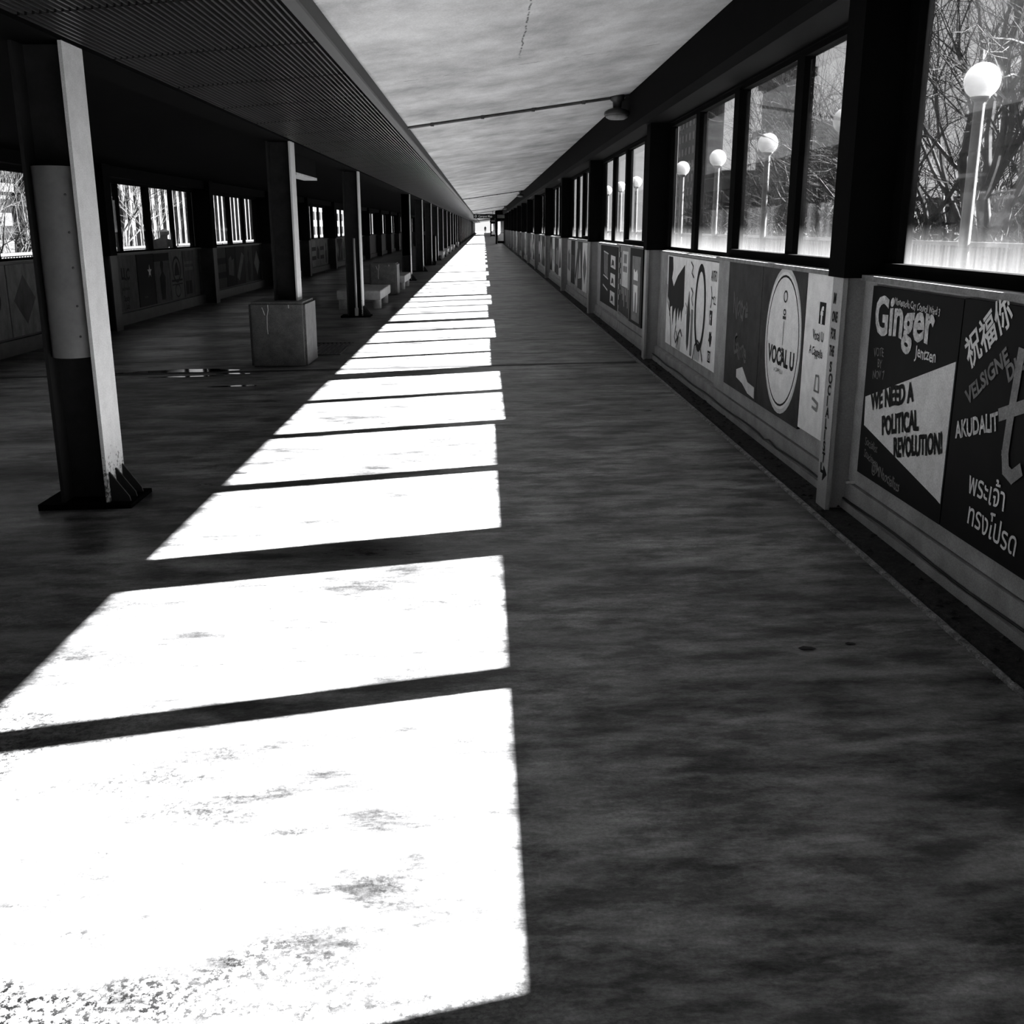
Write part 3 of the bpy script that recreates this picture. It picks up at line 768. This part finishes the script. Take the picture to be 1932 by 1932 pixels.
B8.put('hill_outline', BK, tris=[stroke([(.70, .02), (.78, .16), (.88, .22), (.97, .16)], .02)] + [stroke([(.76 + .06 * i, .01), (.80 + .055 * i, .14)], .014) for i in range(3)])
# lettering on the flange of the near column
cb = Board('R', 1.8602, 5.61, .20, .16, 1.09, W, None, rc, .002, 'white_paint_strip')
rows = [('IM', .96), ('ONE', .865), ('FOR', .775), ('THE', .685)] + [(c, .60 - i * .062) for i, c in enumerate('SOCIALIST')]
cb.text([(t, .055 if len(t) == 1 else .03, v, .075, 1.0 if len(t) == 1 else .56, 0, .003, 0) for t, v in rows], BK)
cb.put('painted_arrow', BK, tris=[stroke([(.045, .09), (.05, .05), (.10, .05)], .018)], loops=[[(.09, .085), (.145, .045), (.08, .0)]])
# second bay: tooth board, tower board, photo board
y1 = YR0 + BAY
T = Board('R', XP, y1 + 1.95, .325, 1.12, .96, BK, 'dark framed board with white molar tooth shape painted on grey')
T.put('grey_field', MG, [rect(.22, .04, .95, .86)])
T.put('tooth_shape', W, [[(.36, .60), (.36, .68), (.42, .70), (.50, .66), (.58, .67), (.66, .70), (.74, .64), (.76, .30), (.72, .16), (.66, .16), (.62, .40), (.54, .42), (.50, .16), (.44, .16), (.38, .36)]])
T.put('grey_band', MG, [rect(.36, .50, .78, .56)])
U = Board('R', XP, y1 + 3.14, .325, 1.17, .96, BRD[3], 'grey board with pale tower over dark drips and checked edge')
U.put('pale_tower', WG, [rect(.42, .42, .98, .90)])
U.put('dark_ground', DG, [[(.05, .05), (1.12, .02), (1.10, .40), (.30, .42)]])
U.put('checks', BK, [rect(.02 + .1 * (i % 2), .88 - .075 * i, .12 + .1 * (i % 2), .955 - .075 * i) for i in range(11)])
U.put('panes', MG, [rect(.55, .74, .85, .86), rect(.50, .62, .90, .70)])
U.put('drips', WG, tris=[stroke([(.42 + .12 * i, .40), (.44 + .12 * i, .40 - .08 * (1 + i % 3))], .03) for i in range(6)])
Vb = Board('R', XB, y1 + 5.9, .325, 2.35, .93, BK, 'large black board with three pasted pale photographs and striped flag sketch')
for i in range(3): Vb.put('pasted_photo', WG, [[(1.45, .62 - .27 * i), (2.05, .60 - .27 * i), (2.02, .79 - .27 * i), (1.46, .80 - .27 * i)]])
Vb.put('photo_subjects', DG, [[(1.55, .64 - .27 * i), (1.80, .66 - .27 * i), (1.90, .63 - .27 * i), (1.85, .72 - .27 * i), (1.66, .74 - .27 * i)] for i in range(3)])
Vb.put('striped_sketch', WG, tris=[stroke([(.50, .84), (1.15, .81)], .02)] + [stroke([(.55 + .12 * i, .82 - .005 * i), (.62 + .11 * i, .50 - .02 * i)], .025) for i in range(5)] + [stroke([(.50, .46), (1.15, .42)], .02), stroke([(.45, .30), (1.1, .24)], .025)])
# further bays: simple painted boards
random.seed(21)
SH = ['round black blot', 'slanting pale stripe', 'tall dark figure', 'ragged white block', 'double grey band', 'row of dark strokes', 'pale triangle', 'black diamond']
NM = ['black', 'charcoal', 'dark grey', 'mid grey', 'light grey', 'pale grey']
def art(B, kind, m):
    w_, h = B.w, B.h
    if kind == 0: B.put('blot', m, [ell(w_ * .5, h * .55, w_ * .28, h * .25, 24)])
    elif kind == 1: B.put('stripe', m, [[(.05, h * .2), (w_ * .3, h * .1), (w_ - .05, h * .75), (w_ * .7, h * .85)]])
    elif kind == 2: B.put('figure', m, [[(w_ * .35, .05), (w_ * .6, .05), (w_ * .68, h * .5), (w_ * .55, h * .62), (w_ * .6, h * .8), (w_ * .45, h * .9), (w_ * .38, h * .75), (w_ * .45, h * .6), (w_ * .3, h * .5)]])
    elif kind == 3: B.put('block', m, [[(w_ * .2, h * .3), (w_ * .75, h * .25), (w_ * .8, h * .7), (w_ * .6, h * .66), (w_ * .5, h * .78), (w_ * .22, h * .7)]])
    elif kind == 4: B.put('bands', m, [rect(.03, h * .6, w_ - .03, h * .75), rect(.03, h * .25, w_ - .03, h * .4)])
    elif kind == 5: B.put('strokes', m, tris=[stroke([(w_ * (.15 + .14 * i), h * .65), (w_ * (.18 + .14 * i), h * (.35 - .05 * (i % 3)))], .05) for i in range(6)])
    elif kind == 6: B.put('triangle', m, [[(w_ * .15, h * .2), (w_ * .85, h * .25), (w_ * .5, h * .85)]])
    else: B.put('diamond', m, [[(w_ * .5, h * .15), (w_ * .85, h * .5), (w_ * .5, h * .85), (w_ * .15, h * .5)]])
for k in range(2, 9):
    ys = YR0 + k * BAY
    spans = [(3.25, 1.02), (2.2, 1.02), (1.15, .9)]
    rec = [(6.45, 1.03), (5.38, 1.03), (4.32, .85)]
    for i, (a, ww) in enumerate(spans + rec):
        c = random.randrange(6); c2 = (c + random.choice((2, 3, 4))) % 6; kd = random.randrange(8)
        pos = 'proud' if i < 3 else 'recessed'
        lab = '%s board with %s shape, %s from the near end in %s right bay' % (NM[c], SH[kd].split(' ')[-1], ordn([3, 2, 1, 6, 5, 4][i]), ordn(k + 1))
        B = Board('R', XP if i < 3 else XB, ys + a, .325, ww, .93, BRD[c], lab); tag(B.o, group='painted boards of the right wall')
        art(B, kd, BRD[c2])
# left wall boards
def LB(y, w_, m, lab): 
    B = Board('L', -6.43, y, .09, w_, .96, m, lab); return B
yl = YW0 + 2 * BAY    # the bay framed by the near inner column
LB(18.10, .75, BK, 'plain black board at the near end of the left bay beside the pipe column')
B = LB(18.90, 1.03, BRDL[3], 'grey board with dark scrawled capitals on the left wall')
B.text([('LLC', .15, .56, .27, 1, -3, .01, .01), ('and friends', .15, .36, .09, 1, 0, .002, .004), ('Study', .2, .17, .14, 1, 0, .004, .006), ('Lab', .28, .03, .14, 1, 0, .004, .006)], BK)
B = LB(19.97, 1.0, BK, 'black board with small pale star on the left wall')
B.put('star', WG, [[(.72 + (.13 if i % 2 == 0 else .05) * math.cos(math.pi / 2 + i * math.pi / 5), .63 + (.13 if i % 2 == 0 else .05) * math.sin(math.pi / 2 + i * math.pi / 5)) for i in range(10)]])
B.text([('* * *', .3, .12, .1, 1, 0, 0, 0)], DIMG)
B = LB(21.01, .98, BRDL[3], 'grey board with dark seated figure outline on the left wall')
art(B, 2, BRDL[0]); B.put('dark_top', BK, [rect(0, .80, .98, .95)])
B = LB(22.03, .95, BRDL[4], 'pale grey board with dark oval and double band on the left wall')
B.put('oval', BK, tris=[ring(.47, .60, .30, .27, .05)], loops=[[(.3, .48), (.66, .48), (.60, .62), (.52, .76), (.40, .70)]])
B.put('bands', BK, [rect(.1, .36, .85, .40), rect(.1, .29, .85, .31)], tris=[ring(.47, .17, .2, .14, .03)])
B = LB(23.02, .85, BRDL[3], 'grey board with two dark blocks low down on the left wall')
B.put('dark_blocks', BK, [rect(.12, .05, .32, .33), rect(.38, .05, .58, .33)]); B.put('bands', BRDL[4], [rect(.08, .55, .75, .62), rect(.08, .68, .75, .74)])
for k in (3, 4, 5, 6, 7, -1, 0, 1):
    ys = YW0 + k * BAY + .32
    for i in range(6):
        c = random.randrange(6); c2 = (c + random.choice((2, 3, 4))) % 6; kd = random.randrange(8)
        B = LB(ys + i * 1.03, 1.0, BRDL[c], '%s board with %s shape, %s from the near end in %s left bay' % (NM[c], SH[kd].split(' ')[-1], ordn(i + 1), ordn(k + 2)))
        tag(B.o, group='painted boards of the left wall'); art(B, kd, BRDL[c2])

# ------------------------------------------------------------------ far vestibule and hanging sign
ye = 98.8
def vestibule(y, dz, lab):
    e = empty('glazed_vestibule', (1.6, y, zf(1.6)), lab, 'vestibule')
    b = MB()
    for xa, xb in ((1.13, 1.27), (1.93, 2.05)): b.box(xa, xb, y, y + .15, zf(xa) - .005, 2.75)
    b.box(1.27, 1.93, y, y + .12, 2.17, 2.32); b.box(1.13, 2.05, y, y + .12, 2.62, 3.03)
    b.box(1.13, 1.2, y + 4.4, y + 4.5, zf(1.1) - .005, 2.75); b.box(1.13, 1.2, y, y + 4.5, 2.32, 3.0); b.box(1.13, 2.05, y + 4.4, y + 4.5, 2.3, 3.0)
    b.build('frame', BLACK, e)
    MB().box(1.13, 1.17, y + .15, y + 4.4, zf(1.1), 1.0).build('side_panel', GREYP, e)
    MB().box(1.13, 1.16, y + .15, y + 4.4, 1.0, 2.32).build('dark_side_panel', BLACK, e)
    d_ = MB(); d_.box(1.29, 1.33, y + .04, y + .08, .10, 2.14); d_.box(1.87, 1.91, y + .04, y + .08, .10, 2.14); d_.box(1.33, 1.87, y + .04, y + .08, .08, .30); d_.box(1.33, 1.87, y + .04, y + .08, 2.06, 2.14); d_.box(1.33, 1.87, y + .03, y + .05, 1.0, 1.03)
    dd = d_.build('door', BLACK, e)
    MB().box(1.33, 1.87, y + .055, y + .065, .30, 2.06).build('door_glass', FROST, dd)
    MB().box(1.27, 1.93, y + .055, y + .065, 2.32, 2.62).build('transom_glass', FROST, e)
    return e
v1 = vestibule(ye, 0, 'nearer black framed glazed vestibule with bright door at the far right')
dup(v1, (0, 75, 0), 'farther black framed glazed vestibule beyond the bright door')
e = empty('hanging_sign', (.15, 97.6, 2.4), 'black hanging sign with pale Campus lettering near the far end', 'sign')
MB().box(-.88, 1.10, 97.55, 97.65, 2.30, 2.66).build('panel', BK, e)
b = MB()
for x in (-.6, .85): b.box(x - .015, x + .015, 97.58, 97.62, 2.66, ceil_z(x) + .01)
b.build('hanger', STEEL, e)
vs, fs = text2d('Campus Map', .25, .003)
b = MB().add([(-.45 + x * .95, 97.545, 2.39 + y) for x, y in vs], fs)
n = 20; b.add([(-.68 + .10 * (1 if k < n else .6) * math.cos(2 * math.pi * k / n), 97.545, 2.48 + .10 * (1 if k < n else .6) * math.sin(2 * math.pi * k / n)) for k in range(2 * n)], [(k, (k + 1) % n, n + (k + 1) % n, n + k) for k in range(n)])
b.build('lettering', WG, e)

# ------------------------------------------------------------------ outside
b = MB().box(2.25, 8.6, YN - 60, YF + 60, -.6, -.02)
tag(b.build('outer_deck', ASPH, origin=(5, 0, 0)), 'grey outer deck along the right side of the walkway', 'deck', kind='structure')
b = MB().box(-12, -6.7, YN - 60, YF + 60, -.8, -.06)
tag(b.build('outer_deck', ASPH, origin=(-9, 0, 0)), 'grey outer deck along the left side of the walkway', 'deck', kind='structure')
b = MB().box(-12, 9, YF + .5, YF + 120, -.4, -.05)
tag(b.build('outer_deck', ASPH, origin=(0, YF, 0)), 'sunlit plaza beyond the far end of the walkway', 'deck', kind='structure')
def railing(x, ya, yb, z0, zt, lab, m, pick):
    e = empty('railing', (x, (ya + yb) / 2, z0), lab, 'railing')
    MB().box(x - .05, x + .05, ya, yb, zt - .07, zt).build('top_rail', m, e)
    MB().box(x - .03, x + .03, ya, yb, z0 + .08, z0 + .12).build('bottom_rail', m, e)
    b = MB(); y = ya
    while y < yb:
        b.box(x - .012, x + .012, y - pick * .28, y + pick * .28, z0 + .12, zt - .07); y += pick
    tag(b.build('pickets', m, e), kind='stuff')
    for i in range(int((yb - ya) // 16) + 1):
        MB().box(x - .045, x + .045, ya + 16 * i - .05, ya + 16 * i + .05, z0, zt + .02).build('post', m, e)
    return e
railing(8.35, -10, 200, -.02, 1.30, 'weathered picket railing along the right outer deck', RAIL, .14)
railing(-11.6, 0, 190, -.06, .93, 'white picket railing along the left outer deck', RAILW, .16)
def street_lamp(x, y, z0, zg, rg):
    e = empty('street_lamp', (x, y, z0))
    MB().lathe([(.13, z0), (.13, z0 + .12), (.10, z0 + .2), (.085, zg - rg - .02), (.08, zg - rg)], x, y, 14).build('pole', POLE, e, smooth=True)
    MB().lathe([(.06, zg - rg - .06), (.15, zg - rg * .9 - .02), (.155, zg - rg * .86), (.05, zg - rg * .84)], x, y, 20).build('fitter', POLE, e, smooth=True)
    MB().sphere((x, y, zg), rg, 32, 20).build('globe', GLOBE, e, smooth=True)
    return e
sl1 = tag(street_lamp(8.2, 18.1, -.02, 3.86, .285), 'globe street lamp seen whole through the nearest right window', 'street lamp', 'globe lamps outside right')
for i, k in enumerate((1, 2, 3, 4, 5, 6, 7, 8)):
    dup(sl1, (0, 6.65 * k, 0), 'white globe lamp post outside right, %s beyond the nearest one' % ordn(k), 'globe lamps outside right')
# left light pole
e = empty('light_pole', (-10.9, 41.0, -.06), 'tall slim white light pole outside the left windows', 'light pole')
MB().tube((-10.9, 41, -.06), (-10.9, 41, 7), .09, .06, 12).build('mast', RAILW, e, smooth=True)
MB().box(-11.3, -10.8, 40.85, 41.15, 6.9, 7.1).build('lamp_head', RAILW, e)

# winter trees: trunk and boughs, plus a mass of twigs
def rvec(rng): return Vector((rng.gauss(0, 1), rng.gauss(0, 1), rng.gauss(0, 1))).normalized()
def make_tree(seed, base, H, r0, m, spread=.62, depth=6, lean=(0, 0), fork=.28, up=.14):
    rng = random.Random(seed); trunk = MB(); twigs = MB(); base = Vector(base)
    def grow(p, d, L, r, lv):
        seg = 3 if lv < 3 else 2; mb = trunk if lv < 2 else twigs; nsd = (8, 6, 5, 4, 3, 3, 3, 3)[lv]
        q = p; rr = r; pts = []
        for i in range(seg):
            d = (d + rvec(rng) * (.10 + .03 * lv) + Vector((0, 0, up * (.4 if lv else 0)))).normalized()
            q2 = q + d * (L / seg); r2 = rr * (.88 if lv < 3 else .8)
            mb.tube(q, q2, rr, r2, nsd, cap=False); pts.append((q2, d, r2)); q = q2; rr = r2
        if lv >= depth: return
        nc = (4, 4, 4, 4, 3, 3)[min(lv, 5)]
        for c in range(nc):
            pq, pd, pr = pts[-1] if c < 2 else pts[rng.randrange(seg)]
            ax = rvec(rng); ax = (ax - pd * ax.dot(pd)).normalized()
            nd = (pd + ax * rng.uniform(spread * .6, spread * 1.5)).normalized()
            grow(pq, nd, L * rng.uniform(.60, .82), pr * rng.uniform(.55, .8), lv + 1)
    grow(base, Vector((lean[0], lean[1], 1)).normalized(), H * fork, r0, 0)
    return trunk, twigs
def tree(seed, base, H, r0, lab, m=BARK, **k):
    t, w_ = make_tree(seed, base, H, r0, m, **k)
    e = empty('bare_tree', base, lab, 'tree', 'bare winter trees')
    t.build('trunk', m, e, smooth=True); w_.build('twigs', m, e)
    return e
GZ = -7.0
TR = [(11, (13.6, 27.0, GZ), 21, .42, 'large bare tree with heavy boughs behind the nearest globe lamp', dict(lean=(.02, -.05))),
      (12, (17.0, 31.5, GZ), 21, .34, 'tall bare tree behind the heavy boughed one', dict(lean=(-.1, 0))),
      (13, (13.6, 32.0, GZ), 19, .28, 'bare tree left of the nearest globe lamp', dict(lean=(-.03, 0))),
      (15, (13.7, 41.0, GZ), 20, .26, 'bare tree behind the second globe lamp', dict()),
      (16, (13.8, 48.5, GZ), 16, .20, 'slender bare tree between second and third globe lamps', dict(lean=(-.04, 0)))]
PRO = {}
for sd, base, H, r0, lab, kw in TR: PRO[sd] = tree(sd, base, H, r0, lab, **kw)
t2 = dup(PRO[12], (4.5, 7, -.5), 'bare tree farther back on the river bank at right'); t2.rotation_euler.z = 1.3
t3 = dup(PRO[15], (6.5, -7, .5), 'bare tree crowding the right edge of the nearest window'); t3.rotation_euler.z = 2.2
t4 = dup(PRO[13], (3.2, 7.5, .5), 'bare tree deep in the bank behind the others'); t4.rotation_euler.z = 4.1
# trees outside left
lt = tree(31, (-17.5, 38.5, -4), 11, .12, 'pale bare tree in the farthest left window', BARKL, spread=.5)
l2 = tree(32, (-17.5, 51, -4), 13, .16, 'pale bare tree before the stone hall outside left', BARKL, spread=.55)
t5 = dup(l2, (-3.5, -3, -.3), 'second pale bare tree just left of the one before the hall'); t5.rotation_euler.z = 2
# brush along the right bank
def brush(seed, c, r, hgt, lab):
    rng = random.Random(seed); b = MB(); c = Vector(c)
    for i in range(1500):
        a = rng.uniform(0, 6.283); q = math.sqrt(rng.random()) * r
        p = c + Vector((q * math.cos(a), q * math.sin(a), rng.random() ** .8 * hgt * (1 - (q / r) ** 2 * .6)))
        d = (rvec(rng) + Vector((0, 0, .7))).normalized() * rng.uniform(.4, 1.1)
        if i % 3: b.tube(p, p + d, .018, .006, 3, cap=False)
        else:
            s_ = rng.uniform(.06, .16); u = rvec(rng) * s_; v_ = rvec(rng) * s_
            b.add([p - u - v_, p + u - v_, p + u + v_, p - u + v_], [(0, 1, 2, 3)])
    o = b.build('brush', BRUSH, origin=c); return tag(o, lab, 'shrub', 'winter brush on the bank')
bs = brush(1, (11.5, 24, -3.5), 3.2, 5.2, 'tangled winter brush below the nearest globe lamp')
SP = [(2.5, 5, .4, 'behind the base of the nearest lamp'), (5.5, 2, .2, 'at the right edge of the nearest window'), (1.5, 10, .9, 'below the heavy boughed tree'), (5.5, 9, .6, 'deeper on the bank under the tall tree'),
      (1.5, 15, 1.2, 'left of the heavy boughed tree'), (3.5, 20, 1.3, 'behind the second globe lamp'), (1.2, 26, .9, 'between second and third lamps'), (8, 14, .9, 'far up the bank'), (10, 6, .8, 'far right on the bank')]
for i, (dx, dy, dz, t) in enumerate(SP):
    o = dup(bs, (dx, dy, dz), 'tangled winter brush ' + t); o.rotation_euler.z = i * 1.1
# bank and river plain
b = MB(); rng = random.Random(5); nx_, ny_ = 26, 60
for j in range(ny_ + 1):
    for i in range(nx_ + 1):
        x = 9.5 + i * 4.0; y = -40 + j * 9.0
        z = -8 + 7.4 / (1 + math.exp(-(x - 30) / 5)) + .8 * math.sin(x * .3 + y * .11) + rng.uniform(-.4, .4)
        b.v.append((x, y, z - (6 if x < 12 else 0)))
for j in range(ny_):
    for i in range(nx_):
        a = j * (nx_ + 1) + i; b.f.append((a, a + 1, a + nx_ + 2, a + nx_ + 1))
tag(b.build('hillside', HILL, smooth=True, origin=(30, 100, -8)), 'dark wooded river bank rising beyond the right railing', 'hillside', kind='structure')
b = MB().add([(-300, -100, -9), (9.5, -100, -9), (9.5, 900, -9), (-300, 900, -9)], [(0, 1, 2, 3)])
tag(b.build('river_plain', HILL, origin=(-100, 300, -9)), 'low ground below the bridge on the left', 'ground', kind='structure')

# buildings
def building(name, x0, x1, y0, y1, z0, z1, m, lab, face, cols, rows, win=(.55, .6), trim=None, pil=False):
    """face: '+x','-x','-y' sides that carry windows"""
    e = empty(name, ((x0 + x1) / 2, (y0 + y1) / 2, z0), lab, 'building')
    MB().box(x0, x1, y0, y1, z0, z1).build('wall', m, e)
    MB().box(x0 - .5, x1 + .5, y0 - .5, y1 + .5, z1, z1 + .9).build('cornice', trim or m, e)
    for fc in face:
        L = (y1 - y0) if 'x' in fc else (x1 - x0); cw = L / cols; rh = (z1 - z0) / rows
        b = MB()
        for c in range(cols):
            for r_ in range(rows):
                a0 = c * cw + cw * (1 - win[0]) / 2; a1 = a0 + cw * win[0]; zb = z0 + r_ * rh + rh * (1 - win[1]) / 2; zt = zb + rh * win[1]
                if fc == '+x': b.box(x1 - .05, x1 + .06, y0 + a0, y0 + a1, zb, zt)
                elif fc == '-x': b.box(x0 - .06, x0 + .05, y0 + a0, y0 + a1, zb, zt)
                else: b.box(x0 + a0, x0 + a1, y0 - .06, y0 + .05, zb, zt)
        b.build('window_panes', BGC, e)
        if pil:
            b = MB()
            for c in range(cols + 1):
                if fc == '+x': b.box(x1, x1 + .5, y0 + c * cw - .35, y0 + c * cw + .35, z0, z1)
            if b.v: b.build('pilasters', trim or m, e)
    return e
building('stone_hall', -62, -48, 122, 262, -9, 9.0, BGB, 'pale stone hall with pilasters outside the left windows', ('+x',), 44, 5, (.42, .62), BGD, True)
building('parking_block', -75, -52, 104, 124, -9, 5.2, BGA, 'low banded block left of the pale stone hall', ('+x', '-y'), 3, 5, (.94, .5), BGD)
building('glass_block', -70, -45, 275, 400, -9, 14, BGA, 'tall grey block far down the left side', ('+x', '-y'), 24, 6, (.5, .55), BGD)
building('tower_block', 42, 45, 205, 235, -9, 34, BGB, 'tall grey tower block seen through the far pane of the first right bay', ('-x', '-y'), 8, 16, (.5, .5))
building('stepped_block', 33, 35, 118, 130, -9, 17, BGA, 'tall dark narrow block behind the third globe lamp', ('-x', '-y'), 4, 9, (.45, .5))
building('stepped_block', 35.6, 44, 128, 142, -9, 12.5, BGB, 'lower pale block beside the dark narrow one', ('-x', '-y'), 6, 6, (.5, .5))
building('low_block', 45.7, 54, 206, 222, -9, 11, BGB, 'low pale block beside the tall tower block', ('-x', '-y'), 6, 5, (.5, .5))
building('bank_building', 62, 90, 110, 150, -4, 4.5, BGA, 'dark low building on the skyline behind the trees at right', ('-x',), 9, 2, (.5, .5))

# ------------------------------------------------------------------ people
def figure(name, joints, edges, radii, m, loc, lab, rot=0, hair=None, pelvis=0):
    me = bpy.data.meshes.new(name); me.from_pydata(joints, edges, []); me.update()
    o = bpy.data.objects.new(name, me); COL.objects.link(o); o.location = loc; o.rotation_euler.z = rot; o['_o'] = tuple(loc)
    md = o.modifiers.new('skin', 'SKIN'); md.use_smooth_shade = True
    sv = me.skin_vertices[0].data if me.skin_vertices else None
    if sv is None:
        bm = bmesh.new(); bm.from_mesh(me); bm.verts.layers.skin.verify(); bm.to_mesh(me); bm.free(); sv = me.skin_vertices[0].data
    for i, r in enumerate(radii):
        sv[i].radius = (r, r) if not isinstance(r, tuple) else r; sv[i].use_root = (i == pelvis)
    o.modifiers.new('sub', 'SUBSURF').levels = 1; o.modifiers['sub'].render_levels = 2
    me.materials.append(m)
    return tag(o, lab, 'person')
# cyclist-like figure stooping at the left railing side: local +x to its front
J = [(0, 0, .92), (.10, 0, 1.05), (.24, 0, 1.20), (.34, 0, 1.29), (.43, 0, 1.36), (.47, 0, 1.43),
     (.32, .19, 1.26), (.46, .23, 1.05), (.62, .18, .98), (.70, .16, .98), (.32, -.19, 1.26), (.46, -.23, 1.05), (.62, -.18, .98), (.70, -.16, .98),
     (.02, .10, .88), (.14, .12, .50), (.02, .12, .09), (.14, .13, .04), (.02, -.10, .88), (-.06, -.12, .50), (-.20, -.12, .09), (-.08, -.13, .04)]
Eg = [(0, 1), (1, 2), (2, 3), (3, 4), (4, 5), (2, 6), (6, 7), (7, 8), (8, 9), (2, 10), (10, 11), (11, 12), (12, 13), (0, 14), (14, 15), (15, 16), (16, 17), (0, 18), (18, 19), (19, 20), (20, 21)]
Rd = [.15, .155, .17, .07, .085, .09, .075, .05, .035, .03, .075, .05, .035, .03, .10, .065, .045, .035, .10, .065, .045, .035]
pz = -.06
pn = figure('person', J, Eg, Rd, CLOTH, (-7.75, 25.6, pz), 'person in dark jacket and pale helmet stooping outside the left window', R(80))
hb = MB().sphere((.48, 0, 1.475), .115, 20, 12, (1.15, .9, .75)); 
ho = hb.build('helmet', HELM, smooth=True, origin=(0, 0, 0)); ho.parent = pn; ho.location = (0, 0, 0)
# walker at the far end
J2 = [(0, 0, .95), (0, 0, 1.15), (0, 0, 1.38), (0, 0, 1.50), (.01, 0, 1.60), (.01, 0, 1.70), (0, .18, 1.40), (-.05, .23, 1.12), (.04, .23, .88), (.06, .23, .80), (0, -.18, 1.40), (.05, -.23, 1.12), (.14, -.22, .90), (.17, -.22, .82),
      (0, .09, .90), (.10, .10, .50), (.02, .10, .09), (.14, .10, .04), (0, -.09, .90), (.02, -.10, .50), (-.16, -.10, .12), (-.05, -.10, .05)]
figure('person', J2, Eg, [.14, .14, .16, .06, .085, .085, .07, .045, .035, .03, .07, .045, .035, .03, .095, .065, .045, .035, .095, .065, .045, .035], CLOTH, (.45, 262, zf(.45)), 'tiny dark walker at the bright far end of the walkway', R(90))

for o in list(bpy.data.objects):
    if '_o' in o: del o['_o']
    if o.type == 'MESH' and len(o.data.polygons) < 3000: pass
